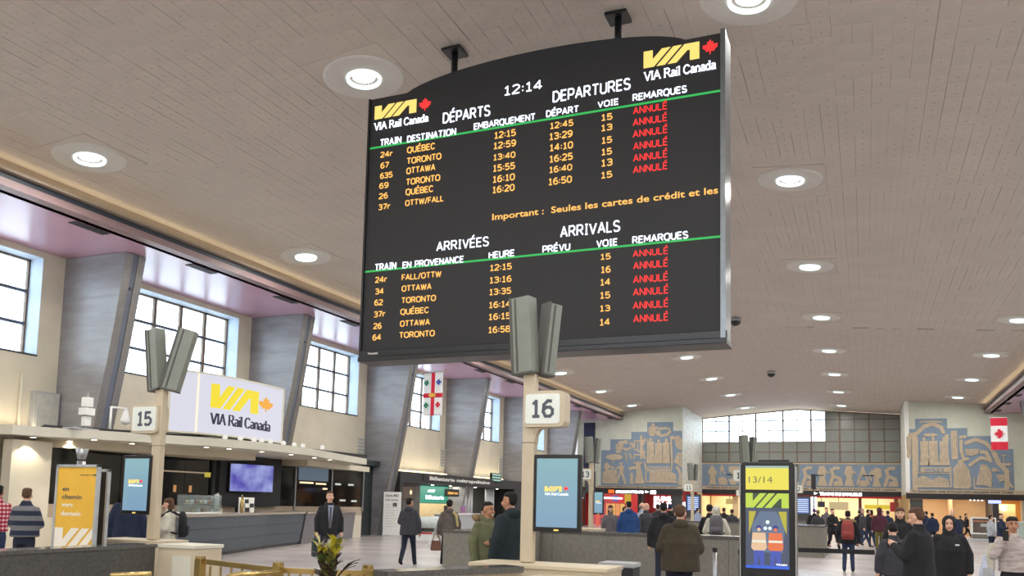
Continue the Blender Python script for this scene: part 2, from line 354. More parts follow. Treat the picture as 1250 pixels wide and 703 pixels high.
# plain sans stroke lettering (LED matrix look): capitals, digits
def _o(x0, x1, z0, z1, gap=None):
    w = x1 - x0; h = z1 - z0; c = .28
    return [(x0 + w * c, z1), (x1 - w * c, z1), (x1, z1 - h * .2), (x1, z0 + h * .2), (x1 - w * c, z0), (x0 + w * c, z0), (x0, z0 + h * .2), (x0, z1 - h * .2), (x0 + w * c, z1)]
SANS = {
 'A': (.68, [[(0, 0), (.34, 1), (.68, 0)], [(.12, .32), (.56, .32)]]), 'B': (.58, [[(0, 0), (0, 1), (.42, 1), (.54, .88), (.54, .64), (.42, .52), (0, .52)], [(.42, .52), (.58, .38), (.58, .12), (.44, 0), (0, 0)]]),
 'C': (.6, [[(.6, .84), (.44, 1), (.18, 1), (0, .78), (0, .22), (.18, 0), (.44, 0), (.6, .16)]]), 'D': (.64, [[(0, 0), (0, 1), (.36, 1), (.64, .72), (.64, .28), (.36, 0), (0, 0)]]),
 'E': (.52, [[(.52, 1), (0, 1), (0, 0), (.52, 0)], [(0, .52), (.46, .52)]]), 'F': (.5, [[(.5, 1), (0, 1), (0, 0)], [(0, .5), (.44, .5)]]),
 'G': (.64, [[(.6, .86), (.44, 1), (.18, 1), (0, .78), (0, .22), (.18, 0), (.46, 0), (.62, .12), (.62, .46), (.36, .46)]]), 'H': (.6, [[(0, 0), (0, 1)], [(.6, 0), (.6, 1)], [(0, .52), (.6, .52)]]),
 'I': (.26, [[(.13, 0), (.13, 1)], [(0, 1), (.26, 1)], [(0, 0), (.26, 0)]]), 'J': (.36, [[(.36, 1), (.36, .18), (.2, 0), (0, .06)]]), 'L': (.48, [[(0, 1), (0, 0), (.48, 0)]]),
 'M': (.74, [[(0, 0), (0, 1), (.37, .3), (.74, 1), (.74, 0)]]), 'N': (.62, [[(0, 0), (0, 1), (.62, 0), (.62, 1)]]), 'O': (.7, [_o(0, .7, 0, 1)]), 'Q': (.7, [_o(0, .7, 0, 1), [(.4, .05), (.62, -.2)]]),
 'P': (.56, [[(0, 0), (0, 1), (.42, 1), (.56, .86), (.56, .56), (.42, .42), (0, .42)]]), 'R': (.62, [[(0, 0), (0, 1), (.42, 1), (.56, .86), (.56, .62), (.42, .48), (0, .48)], [(.3, .48), (.62, 0)]]),
 'S': (.56, [[(.54, .86), (.4, 1), (.14, 1), (.02, .86), (.02, .66), (.14, .56), (.42, .46), (.56, .34), (.56, .14), (.42, 0), (.14, 0), (0, .14)]]), 'T': (.62, [[(0, 1), (.62, 1)], [(.31, 1), (.31, 0)]]),
 'U': (.6, [[(0, 1), (0, .2), (.16, 0), (.44, 0), (.6, .2), (.6, 1)]]), 'V': (.66, [[(0, 1), (.33, 0), (.66, 1)]]), 'W': (.92, [[(0, 1), (.23, 0), (.46, .9), (.69, 0), (.92, 1)]]), 'Y': (.6, [[(0, 1), (.3, .5), (.6, 1)], [(.3, .5), (.3, 0)]]),
 '/': (.36, [[(0, -.12), (.36, 1.08)]]), ':': (.1, [[(.05, .12), (.05, .26)], [(.05, .58), (.05, .72)]]), ' ': (.3, []), 'r': (.36, [[(0, 0), (0, .72)], [(0, .5), (.16, .7), (.36, .68)]]),
 '0': (.54, [_o(0, .54, 0, 1)]), '1': (.4, [[(.02, .8), (.22, 1), (.22, 0)], [(0, 0), (.42, 0)]]), '2': (.54, [[(0, .86), (.14, 1), (.4, 1), (.54, .84), (.54, .64), (0, .06), (0, 0), (.56, 0)]]),
 '3': (.54, [[(0, .9), (.14, 1), (.4, 1), (.52, .86), (.52, .66), (.38, .53), (.16, .53)], [(.38, .53), (.54, .4), (.54, .14), (.4, 0), (.14, 0), (0, .1)]]), '4': (.58, [[(.42, 0), (.42, 1), (0, .32), (0, .27), (.6, .27)]]),
 '5': (.54, [[(.5, 1), (.06, 1), (.04, .54), (.36, .6), (.54, .42), (.54, .18), (.38, 0), (.12, 0), (0, .1)]]), '6': (.54, [[(.5, .98), (.26, 1), (.04, .76), (0, .3), (.14, 0), (.4, 0), (.54, .16), (.54, .42), (.4, .58), (.16, .58), (.02, .42)]]),
 '7': (.54, [[(0, 1), (.54, 1), (.54, .94), (.16, 0)]]), '8': (.54, [_o(.04, .5, .53, 1), _o(0, .54, 0, .53)]), '9': (.54, [[(.04, .02), (.28, 0), (.5, .24), (.54, .7), (.4, 1), (.14, 1), (0, .84), (0, .58), (.14, .42), (.38, .42), (.52, .58)]])}
def sans_text(parent, s, x0, x1, zc, h, y, m, w=0.17, depth=0.008, gap=0.24, name='lettering'):
    mb = MB(); adv = []; x = 0; q_ = None
    for c in s:
        b = 'E' if c == 'É' else c
        adv.append(x); x += SANS[b][0] + gap
    tot = x - gap; k = (x1 - x0 - w * h) / tot; z0 = zc - h / 2
    for c, ax in zip(s, adv):
        if c == ' ': obj(name, mb, m, parent); mb = MB(); continue
        b = 'E' if c == 'É' else c
        for p in SANS[b][1]: mb.stroke([(x0 + w * h / 2 + (ax + a) * k, z0 + w * h / 2 + q * h * (1 - w)) for a, q in p], w * h, y - depth, y)
        if c == 'É': mb.stroke([(x0 + w * h / 2 + (ax + .2) * k, z0 + h * 1.1), (x0 + w * h / 2 + (ax + .42) * k, z0 + h * 1.3)], w * h, y - depth, y)
    return obj(name, mb, m, parent)

# ================================================================== the hall
XL, XR, XRIDGE = -18.84, 8.0, -5.54
SL = 0.0802
def ceil_z(x): return 10.65 - SL * abs(x - XRIDGE)
YS, YE, YW = -9.0, 68.9, 78.1
XWL, XWR = -22.85, 12.0
ZS = 8.95
struct('floor', MB().box(-34, 22, -12, 88, -0.3, 0), M_FLOOR)

# ceiling: two shallow slopes, tiled
cz = MB()
for x0, x1 in ((XL - 0.5, XRIDGE), (XRIDGE, XR + 0.5)):
    a, b = ceil_z(x0) + 0.025, ceil_z(x1) + 0.025
    cz.hull8([(x0, YS, a), (x1, YS, b), (x1, YW + 0.6, b), (x0, YW + 0.6, a), (x0, YS, a + 0.4), (x1, YS, b + 0.4), (x1, YW + 0.6, b + 0.4), (x0, YW + 0.6, a + 0.4)])
ceiling = struct('ceiling', cz, M_GROOVE)
TW, TL = 0.34, 0.68
YT1 = 42.0
def unit_tile():   # underside panel with two little fixing bumps, origin at centre of its face
    g = 0.004
    mb = MB().box(-TW / 2 + g, TW / 2 - g, -TL / 2 + g * .5, TL / 2 - g * .5, 0, 0.02)
    for py in (-0.17, 0.17):
        k = len(mb.v)
        for i in range(6): mb.v.append((0.026 * math.cos(i * R(60)), py + 0.026 * math.sin(i * R(60)), 0.001))
        mb.v.append((0, py, -0.016)); mb.f += [(k + i, k + 6, k + (i + 1) % 6) for i in range(6)]
    return mb
UT = unit_tile(); tile_me = UT.mesh('ceiling_tile'); tile_me.materials.append(M_TILE)
def in_view(x, y, z):
    p = Vector((x, y, z - 1.68)); d = p.dot(f_)
    if d < 0.5: return None
    px = 625 + 1027.55 * p.dot(r_) / d; py = 518.17 - 1027.55 * p.dot(u_) / d
    return d if -30 < px < 1280 and -30 < py < 733 and not (452 < px < 880 and 85 < py < 430) else None
LXS = [-17.05, -9.38, -1.70, 5.97]; LY0 = 14.02
LAMPS = [(x, LY0 + 8.5 * i) for k, x in enumerate(LXS) for i in range(-2, 7 + (k in (1, 2))) ]
tiles = []
for side in (-1, 1):
    L = abs((XL if side < 0 else XR) - XRIDGE); nr = int(L / TW)
    for rr_ in range(nr + 1):
        u = (rr_ + 0.5) * TW; x = XRIDGE + side * u
        off = random.choice((0, 0.17, 0.34, 0.51)); y = 4.0 + off
        while y < YT1:
            tiles.append((x, y, side)); y += TL
keep = [t for t in tiles if not any(abs(t[0] - lx) < 0.98 and abs(t[1] - ly) < 1.1 for lx, ly in LAMPS)]
vis = sorted([(in_view(t[0], t[1], ceil_z(t[0])), t) for t in keep if in_view(t[0], t[1], ceil_z(t[0]))], key=lambda a: a[0])
near = set(id(t) for _, t in vis[:300])
ang = math.atan(SL)
field = MB()
for t in keep:
    x, y, side = t; z = ceil_z(x) + random.uniform(-0.0015, 0.0015); ry = -ang if side < 0 else ang
    if side < 0: ry = -ang
    if id(t) in near:
        o = bpy.data.objects.new('ceiling_tile', tile_me); COL.objects.link(o); o.parent = ceiling; o.location = (x, y, z); o.rotation_euler = (0, ry, 0); o.scale = (random.choice((1, 1.028)), random.choice((1, 1.012)), 1)
    else:
        c, s_ = math.cos(ry), math.sin(ry); k1 = random.choice((1, 1.028)); k2 = random.choice((1, 1.012))
        field.add([(x + vx * k1 * c + vz * s_, y + vy * k2, z - vx * s_ + vz * c) for vx, vy, vz in UT.v], UT.f)
me = bpy.data.meshes.new('tile_field'); me.from_pydata(field.v, [], field.f); me.materials.append(M_TILE)
o = obj('tile_field', me, None, ceiling); o['kind'] = 'stuff'
for x0, x1 in ((XL - 0.3, XRIDGE), (XRIDGE, XR + 0.3)):
    a, b = ceil_z(x0) + 0.004, ceil_z(x1) + 0.004
    obj('plain_tiled_slope', MB().hull8([(x0, YT1, a), (x1, YT1, b), (x1, YW, b), (x0, YW, a), (x0, YT1, a + 0.02), (x1, YT1, b + 0.02), (x1, YW, b + 0.02), (x0, YW, a + 0.02)]), M_TILEFAR, ceiling)
    obj('plain_tiled_slope', MB().hull8([(x0, YS, a), (x1, YS, b), (x1, 4, b), (x0, 4, a), (x0, YS, a + 0.02), (x1, YS, b + 0.02), (x1, 4, b + 0.02), (x0, 4, a + 0.02)]), M_TILEFAR, ceiling)

# downlights in round dishes
def lathe(prof, n=40):
    return MB().loft([[(r * math.cos(2 * math.pi * j / n), r * math.sin(2 * math.pi * j / n), z) for j in range(n)] for r, z in prof], close=False)
dish_me = lathe([(0.36, 0.02), (0.36, -0.03), (0.40, -0.05), (0.62, -0.045), (0.76, -0.055), (0.82, -0.04), (0.83, 0.0), (0.83, 0.03)]).mesh('trim_dish'); dish_me.materials.append(mat('dish_enamel', C(196, 192, 184), 0.5, var=0.03))
ring_me = lathe([(0.36, -0.03), (0.35, -0.09), (0.31, -0.10), (0.29, -0.05), (0.30, -0.01)], 32).mesh('glow_ring'); ring_me.materials.append(L_RING)
lamp_me = lathe([(0.0005, -0.03), (0.16, -0.03), (0.235, -0.01), (0.235, 0.02)], 28).mesh('lamp'); lamp_me.materials.append(L_LAMP)
back_me = MB().box(-1.19, 1.19, -1.52, 1.52, 0.006, 0.02).box(-0.88, 0.88, -0.92, 0.92, -0.012, 0.006).mesh('backing_panel'); back_me.materials.append(M_TILE)
for m_ in (dish_me, ring_me, lamp_me): m_.polygons.foreach_set('use_smooth', [True] * len(m_.polygons))
for m_ in ():
    pass
ll = bpy.data.lights.new('downlight', 'AREA'); ll.shape = 'DISK'; ll.size = 0.5; ll.energy = LAMP_W; ll.color = (1.0, 0.97, 0.92)
COLN = ['row beside the left mauve soffit', 'row just left of the ceiling ridge', 'row just right of the ceiling ridge', 'row beside the right mauve soffit']
ORDN = ['nearest', 'second nearest', 'third', 'fourth', 'fifth', 'sixth', 'seventh', 'eighth', 'ninth', 'tenth']
for k, x in enumerate(LXS):
    for i in range(-2, 7 + (k in (1, 2))):
        y = LY0 + 8.5 * i; ry = -ang if x < XRIDGE else ang
        t_ = thing('ceiling_light', 'round white dished downlight, %s along the %s' % (ORDN[i + 2], COLN[k]), 'ceiling light', (x, y, ceil_z(x)), 0, 'round downlights in the hall ceiling')
        t_.rotation_euler = (0, ry, 0)
        for nm, m_ in (('trim_dish', dish_me), ('glow_ring', ring_me), ('lamp', lamp_me), ('backing_panel', back_me)):
            if k == 0 and nm == 'backing_panel': pass
            obj(nm, m_, None, t_)
        lo = bpy.data.objects.new('light_source', ll); COL.objects.link(lo); lo.parent = t_; lo.location = (0, 0, -0.14)
for y, w in ((40.0, 'nearer'), (56.4, 'farther')):
    t_ = thing('dome_camera', '%s dark half-dome camera hanging on the ceiling ridge' % w, 'camera', (XRIDGE, y, 10.63))
    obj('housing', lathe([(0.02, 0.0), (0.26, 0.0), (0.28, -0.12), (0.26, -0.16)]), M_GREYP, t_, smooth=True)
    obj('dome', lathe([(0.25, -0.16), (0.22, -0.28), (0.13, -0.36), (0.001, -0.39)]), M_BLACK, t_, smooth=True)

# fascia bands and mauve soffits
for sd, xe, xw, nm in ((-1, XL, XWL, 'left'), (1, XR, XWR, 'right')):
    ye = YE if sd < 0 else YE
    zc_ = ceil_z(xe)
    struct('trim_1' if sd < 0 else 'trim_4', MB().box(xe, xe + sd * 0.5, YS, ye, 9.41, zc_ + 0.3), M_FBEIGE)
    struct('trim_2' if sd < 0 else 'trim_5', MB().box(xe - sd * 0.02, xe + sd * 0.5, YS, ye, 9.14, 9.41), M_FDARK)
    struct('trim_3' if sd < 0 else 'trim_6', MB().box(xe - sd * 0.04, xe + sd * 0.5, YS, ye, ZS, 9.14), M_FBROWN)
    so = struct('soffit_%s' % nm, MB().box(xe + sd * 0.3, xw + sd * 0.9, YS, ye, ZS, ZS + 0.25), M_SOFFIT)
    vm = MB().box(-0.15, 0.15, -0.55, 0.55, -0.02, 0.04).mesh('soffit_vent'); vm.materials.append(M_MBLACK)
    for i in range(-3, 13):
        y = 16.2 + 4.25 * i
        if y > 68: continue
        t_ = obj('soffit_vent', vm, None, so); t_.location = (xe + sd * 0.68, y, ZS)
        obj('vent_slat', MB().bar((-0.03, -0.5, -0.025), (-0.03, 0.5, -0.025), 0.02, 0.01), M_GREYDARK, t_)

# left wall with windows between marble fins
BAY = 8.66
FY = [18.2 + BAY * k for k in range(-3, 6)]           # near faces of the fins
WIN = [(17.46 + BAY * k - 6.2, 17.46 + BAY * k) for k in range(-3, 6)]
WIN = [(a, min(b, 68.7)) for a, b in WIN]
Z0, Z1 = 5.78, 8.77
def long_wall(name, x0, x1, wins, m):
    mb = MB().box(x0, x1, YS, 69.3, 0, Z0).box(x0, x1, YS, 69.3, Z1, ZS + 0.3)
    y = YS
    for a, b in wins: mb.box(x0, x1, y, a, Z0, Z1); y = b
    mb.box(x0, x1, y, 69.3, Z0, Z1)
    return struct(name, mb, m)
long_wall('wall_left', XWL, XWL - 0.75, WIN, M_CREAM)
long_wall('wall_right', XWR, XWR + 0.75, [(a + 0.0, b) for a, b in WIN], M_CREAM)
pane_cache = {}
def window_grid(wn_, xw, y0, y1, z0, z1, nc, nr):
    w = struct(wn_, MB().box(xw - 0.05, xw + 0.05, y0, y1, z0, z0 + 0.07).box(xw - 0.05, xw + 0.05, y0, y1, z1 - 0.07, z1).box(xw - 0.05, xw + 0.05, y0, y0 + 0.07, z0, z1).box(xw - 0.05, xw + 0.05, y1 - 0.07, y1, z0, z1), M_FRAMEB)
    for i in range(1, nc):
        y = y0 + (y1 - y0) * i / nc
        obj('mullion', MB().box(xw - 0.05, xw + 0.05, y - 0.06, y + 0.06, z0, z1), M_FRAMEB, w)
    for j in range(1, nr):
        z = z0 + (z1 - z0) * j / nr
        obj('glazing_bar', MB().box(xw - 0.04, xw + 0.04, y0, y1, z - 0.045, z + 0.045), mat('bar_blue_grey', C(84, 92, 108), .5), w)
    key = (round((y1 - y0) / nc, 3), round((z1 - z0) / nr, 3))
    if key not in pane_cache:
        me_ = MB().box(-0.006, 0.006, -key[0] / 2 + 0.03, key[0] / 2 - 0.03, -key[1] / 2 + 0.02, key[1] / 2 - 0.02).mesh('pane'); me_.materials.append(M_PANE); pane_cache[key] = me_
    for i in range(nc):
        for j in range(nr):
            o_ = obj('pane', pane_cache[key], None, w); o_.location = (xw, y0 + (i + 0.5) * (y1 - y0) / nc, z0 + (j + 0.5) * (z1 - z0) / nr)
    return w
wi = 1
for a, b in WIN:
    if b < 0: continue
    window_grid('window_%d' % wi, XWL - 0.6, a, b, Z0, Z1, 5, 3); wi += 1
    # reveal lining, the window's blue daylight glow put into its colour; dark sill line
    rv = MB().box(XWL - 0.7, XWL - 0.004, b - 0.012, b, Z0, Z1).box(XWL - 0.7, XWL - 0.004, a, a + 0.012, Z0, Z1).box(XWL - 0.7, XWL - 0.004, a, b, Z1 - 0.012, Z1)
    struct('trim_%d' % (20 + wi), rv, M_BLUEY)
    struct('trim_%d' % (40 + wi), MB().box(XWL - 0.7, XWL + 0.03, a, b, Z0 - 0.03, Z0 + 0.02), M_FDARK)
for a, b in WIN:
    if b < 6: continue
    window_grid('window_%d' % wi, XWR + 0.6, a, b, Z0, Z1, 5, 3); wi += 1

# fins: tapering marble piers, grooved front inlay
def fin_x(z): return -20.32 - (8.95 - z) * 0.155 - (0.25 * max(0, 5 - z) / 5 if z < 5 else 0)
for k, y in enumerate(FY):
    if y < -2: continue
    for sd in (-1, 1):
        if sd > 0 and y < 50: continue
        y1 = y + 0.72; zs = [8.94, 6.0, 3.5, 0.0]
        fx = (lambda z: fin_x(z)) if sd < 0 else (lambda z: -11.08 - fin_x(z))
        xw = XWL if sd < 0 else XWR + 0.0
        pr = [(xw, 0.0)] + [(fx(z) , z) for z in zs[::-1]] + [(xw, 8.94)]
        pil = obj('marble_pier', MB().prism(pr, y, y1), M_FIN)
        pil['kind'] = 'structure'
        for q in (0.0, 0.26, 0.46):   # raised vertical strips on the sloping front edge
            st = MB()
            for za, zb in zip(zs[:-1], zs[1:]):
                o_ = sd * -0.035
                st.hull8([(fx(zb), y + q, zb), (fx(zb) + o_, y + q, zb), (fx(zb) + o_, y + q + 0.26, zb), (fx(zb), y + q + 0.26, zb),
                          (fx(za), y + q, za), (fx(za) + o_, y + q, za), (fx(za) + o_, y + q + 0.26, za), (fx(za), y + q + 0.26, za)]) if q != 0.26 else \
                st.hull8([(fx(zb) , y + q, zb), (fx(zb) + o_ * .4, y + q, zb), (fx(zb) + o_ * .4, y + q + 0.2, zb), (fx(zb), y + q + 0.2, zb),
                          (fx(za), y + q, za), (fx(za) + o_ * .4, y + q, za), (fx(za) + o_ * .4, y + q + 0.2, za), (fx(za), y + q + 0.2, za)])
            obj('edge_strip' if q != 0.26 else 'centre_inlay', st, M_FINEDGE if q != 0.26 else M_FINFRONT, pil)
        for z in (7.9, 7.75):
            obj('round_plate', MB().tube((fx(z) + 0.0, y + 0.36, z), (fx(z) + 0.05, y + 0.36, z), 0.05) , M_GREYDARK, pil) if z == 7.9 else None
# wall grilles
for i, y in enumerate((35.15, 43.85, 52.4)):
    t_ = thing('wall_grille', 'tall narrow pale grille panel on cream wall beside %s marble pier' % ('the third', 'the fourth', 'the fifth')[i], 'grille', (XWL + 0.001, y, 4.2), 0, 'pale grille panels on the left wall')
    obj('panel', MB().box(0, 0.05, -0.32, 0.32, -0.55, 0.6), M_CREAM2, t_)
    for q in range(6): obj('slat', MB().box(0.05, 0.07, -0.26, 0.26, -0.45 + q * 0.17, -0.35 + q * 0.17), M_GREYP, t_)
t_ = thing('wall_cabinet', 'pale flat cabinet on the cream wall left of nearest marble pier', 'cabinet', (XWL + 0.001, 17.75, 4.15))
obj('body', MB().box(0, 0.25, -0.4, 0.4, -0.75, 0.55), M_GREYP, t_); obj('door', MB().box(0.25, 0.27, -0.36, 0.36, -0.7, 0.5), mat('cab_door', C(186, 184, 176), .5), t_)
o = tag(obj('conduit_pipe', MB().tube((XWL + 0.06, 17.0, 3.6), (XWL + 0.06, 17.0, 5.2), 0.05), M_CREAM2), 'thin pale pipe running up cream wall under nearest left window', 'pipe')

# end wall: wings with murals, deep centre bay
def wing(name, x0, x1, lo=3.1):
    return struct(name, MB().prism([(x0, lo), (x1, lo), (x1, ceil_z(x1) + 0.1), (x0, min(ceil_z(x0) + 0.1, 9.8))] if x0 < -10 else [(x0, lo), (x1, lo), (x1, 9.8), (x0, ceil_z(x0) + 0.1)], YE, YE + 0.4), mat('pale_green_stone', C(196, 200, 186), 0.6, var=0.06, scale=1.5))
XCL, XCR = -13.80, 2.77
wing('wall_end_left', XWL - 0.7, XCL); wing('wall_end_right', XCR, XWR + 0.7)
struct('wall_recess_left', MB().box(XCL - 0.4, XCL, YE + 0.402, YW, 3.1, 10.1), M_TRAVERT)
struct('wall_recess_right', MB().box(XCR, XCR + 0.4, YE + 0.402, YW, 3.1, 10.1), M_TRAVERT)
struct('trim_7', MB().box(XCR - 0.0, XCR + 0.28, YE - 0.06, YE, 3.2, 9.97), M_WHITE)
# centre wall: frieze zone below, gabled window above
struct('wall_end_centre', MB().box(XCL - 0.4, XCR + 0.4, YW, YW + 0.4, 3.3, 5.86), M_GREYWALL)
cols = 14; zr = [5.9, 6.8, 7.7, 8.72, 9.62]
xs = [XCL + 0.06 + (XCR - XCL - 0.12) * i / cols for i in range(cols + 1)]
def gz(x): return 10.63 - 0.0802 * abs(x - XRIDGE)
ew = struct('window_0', MB().prism([(XCL, 5.82), (XCR, 5.82), (XCR, gz(XCR)), (XRIDGE, gz(XRIDGE)), (XCL, gz(XCL)), (XCL, gz(XCL) - 0.1), (XRIDGE, gz(XRIDGE) - 0.1), (XCR - 0.06, gz(XCR) - 0.1), (XCR - 0.06, 5.92), (XCL, 5.92)], YW, YW + 0.14), M_FRAMEB)
obj('side_jamb', MB().box(XCL, XCL + 0.06, YW, YW + 0.14, 5.9, gz(XCL)), M_FRAMEB, ew)
for i in range(1, cols):
    w = 0.07 if i % 2 == 0 else 0.03
    obj('mullion', MB().box(xs[i] - w, xs[i] + w, YW, YW + 0.12, 5.9, gz(xs[i]) - 0.05), M_FRAMEB, ew)
for z in zr[1:]: obj('glazing_bar', MB().box(XCL, XCR, YW + 0.02, YW + 0.1, z - 0.04, z + 0.04), M_FRAMEB, ew)
for i in range(cols):
    for j in range(5):
        za = zr[j]; zb0 = zr[j + 1] if j < 4 else gz(xs[i]) - 0.05; zb1 = zr[j + 1] if j < 4 else gz(xs[i + 1]) - 0.05
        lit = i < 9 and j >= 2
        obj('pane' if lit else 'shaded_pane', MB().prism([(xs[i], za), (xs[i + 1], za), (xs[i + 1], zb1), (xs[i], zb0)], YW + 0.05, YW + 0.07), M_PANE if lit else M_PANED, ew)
# gable infill above, outside shell around the shops
struct('wall_shop_back', MB().box(-34, 22, 84, 84.3, 0, 5.8).box(-34, 22, 78.5, 84.3, 5.6, 5.8), M_SHOPW)
struct('wall_shop_side', MB().box(-34, -33.7, 69.3, 84, 0, 5.8).box(21.7, 22, 69.3, 84, 0, 5.8), M_SHOPW)

# ------------------------------------------------------------------ murals
def mural(name, label, X, Z, outline, figs, y, words, base):
    t_ = thing(name, label, 'mural', (0, y, 0))
    obj('blue_ground', MB().prism([(X(a), Z(b)) for a, b in outline], -0.03, 0), M_MBLUE, t_)
    for f in figs:
        mb = MB()
        for p in f:
            if p[0] == 'p': mb.prism([(X(a), Z(b)) for a, b in p[1]], -0.075, -0.03)
            elif p[0] == 's': mb.stroke([(X(a), Z(b)) for a, b in p[1]], abs(X(p[2]) - X(0)), -0.075, -0.03)
            elif p[0] == 'e': mb.disc(X(p[1]), Z(p[2]), abs(X(p[3]) - X(0)), -0.088, -0.03, 12, abs(Z(p[4]) - Z(0)))
        obj('relief_figure', mb, M_MBEIGE, t_)
    def inside(poly, x, y):
        r = False; j = len(poly) - 1
        for i in range(len(poly)):
            if (poly[i][1] > y) != (poly[j][1] > y) and x < (poly[j][0] - poly[i][0]) * (y - poly[i][1]) / (poly[j][1] - poly[i][1]) + poly[i][0]: r = not r
            j = i
        return r
    rl = random.Random(2); cv = MB()
    for f in figs:
        for p in f:
            if p[0] != 'p': continue
            xs_ = [q[0] for q in p[1]]; ys_ = [q[1] for q in p[1]]; wd = max(xs_) - min(xs_); hd = max(ys_) - min(ys_)
            if wd * hd < 1500 or hd < 45: continue
            for k in range(max(2, int(wd / 14))):
                cx = min(xs_) + wd * (k + .5) / max(2, int(wd / 14)); run = []
                for q in range(9):
                    yy = min(ys_) + hd * (.12 + .76 * q / 8); xx = cx + rl.uniform(-3, 3)
                    if inside(p[1], xx, yy) and rl.random() < .85: run.append((X(xx), Z(yy)))
                    else:
                        if len(run) > 1: cv.stroke(run, abs(X(2.6) - X(0)), -0.079, -0.074)
                        run = []
                if len(run) > 1: cv.stroke(run, abs(X(2.6) - X(0)), -0.079, -0.074)
    o_ = obj('carved_lines', cv, mat('carved_shadow_line', C(128, 122, 118), .8), t_); o_['kind'] = 'stuff'
    for (s, a, b, c, h, m) in words: text('carved_lettering', s, m, t_, X(a), X(b), Z(c), h, -0.076, bold=0.03, depth=0.012)
    (a, b, c, d) = base
    obj('inscription_band', MB().box(X(a), X(b), -0.06, 0, Z(c), Z(d)), M_MBEIGE, t_)
    return t_
def man(cx, top, h, w=1.0, arms=0):   # standing robed worker
    r = h * 0.07
    f = [('e', cx, top + r, r * .8, r), ('p', [(cx - h * .13 * w, top + 2.2 * r), (cx + h * .13 * w, top + 2.2 * r), (cx + h * .12 * w, top + h * .55), (cx + h * .16 * w, top + h), (cx - h * .16 * w, top + h), (cx - h * .12 * w, top + h * .55)]), ('s', [(cx, top + r), (cx, top + 3 * r)], r)]
    if arms: f.append(('s', [(cx - h * .12, top + h * .2), (cx - h * .3 * arms, top + h * .38), (cx - h * .12 * arms, top + h * .5)], h * .07))
    return f
def walker(cx, top, h):
    return [('e', cx, top + h * .07, h * .06, h * .07), ('p', [(cx - h * .13, top + h * .16), (cx + h * .13, top + h * .16), (cx + h * .1, top + h * .55), (cx - h * .1, top + h * .55)]),
            ('s', [(cx - h * .05, top + h * .5), (cx - h * .16, top + h * .75), (cx - h * .22, top + h)], h * .1), ('s', [(cx + h * .05, top + h * .5), (cx + h * .12, top + h * .75), (cx + h * .2, top + h)], h * .1),
            ('s', [(cx - h * .12, top + h * .2), (cx - h * .28, top + h * .35), (cx - h * .2, top + h * .5)], h * .07)]
SX = lambda c: -20.69 + (c - 65) * 0.009374
SZ = lambda c: 3.42 + (640 - c) * 0.00937
south = [
    [('e', 540, 100, 16, 18), ('p', [(505, 115), (560, 112), (572, 160), (548, 200), (510, 190), (498, 150)]), ('s', [(560, 120), (600, 135), (650, 130), (695, 140)], 20)],
    [('s', [(570, 175), (610, 195), (665, 190), (700, 155)], 22), ('e', 588, 170, 22, 22)],
    man(520, 215, 225, 1.1), man(592, 228, 212, 1.2), man(660, 222, 218, 1.1),
    [('e', 290, 250, 24, 18), ('p', [(200, 280), (235, 240), (290, 240), (262, 300), (250, 345), (205, 350)]), ('s', [(255, 300), (300, 320), (345, 300)], 20), ('s', [(330, 265), (360, 270), (362, 300)], 22)],
    [('e', 190, 385, 80, 26), ('s', [(175, 395), (172, 440)], 8)],
    [('s', [(375, 240), (405, 240), (405, 318), (375, 318), (375, 240)], 10), ('s', [(275, 350), (300, 360), (300, 410)], 14), ('s', [(330, 350), (350, 400)], 14), ('s', [(370, 400), (375, 365), (430, 365)], 14)],
    [('s', [(435, 190), (437, 400)], 22), ('s', [(470, 220), (440, 300), (470, 400)], 20), ('s', [(400, 330), (480, 340)], 16), ('s', [(415, 240), (500, 235)], 12)],
    [('p', [(82, 520), (130, 500), (215, 510), (215, 622), (80, 622)]), ('e', 120, 470, 26, 34), ('s', [(140, 470), (185, 480), (150, 520)], 16)],
    walker(255, 432, 195), man(350, 520, 105, 1.1), [('e', 405, 438, 44, 12), ('p', [(390, 445), (430, 445), (440, 520), (470, 622), (378, 622), (395, 520)]), ('s', [(400, 480), (340, 485), (330, 500)], 26)],
    [('s', [(465, 430), (480, 500), (480, 605), (785, 605)], 12), ('s', [(480, 450), (480, 505), (705, 505), (712, 420)], 10), ('s', [(700, 200), (712, 440)], 16)],
    [('p', [(490, 468), (692, 468), (692, 500), (490, 500)])],
    [('p', [(512, 515), (522, 510), (700, 515), (742, 535), (752, 570), (740, 600), (540, 602), (512, 598)]), ('e', 560, 598, 12, 10)],
    [('p', [(735, 210), (765, 195), (798, 230), (798, 325), (755, 310), (735, 260)]), ('e', 715, 215, 20, 18)],
    [('p', [(725, 430), (760, 350), (798, 340), (798, 480), (770, 455)])], [('s', [(750, 470), (775, 500), (790, 560), (775, 600)], 22), ('p', [(775, 540), (798, 530), (798, 630), (770, 630)])],
]
mural('wall_mural', 'stepped blue and beige relief mural lettered SOUTH on left end wall', SX, SZ, [(65, 322), (150, 322), (150, 225), (343, 225), (343, 160), (488, 160), (488, 75), (720, 75), (720, 155), (799, 155), (799, 640), (65, 640)], south, YE, [('SOUTH', 497, 685, 485, 0.2, M_MBLUE), ('O CANADA TERRE DE NOS AÏEUX  TON FRONT EST CEINT', 50, 760, 651, 0.1, M_TXTG)], (30, 799, 664, 641))
WX = lambda c: 2.82 + (c - 40) * 0.00789
WZ = lambda c: 3.42 + (640 - c) * 0.00912
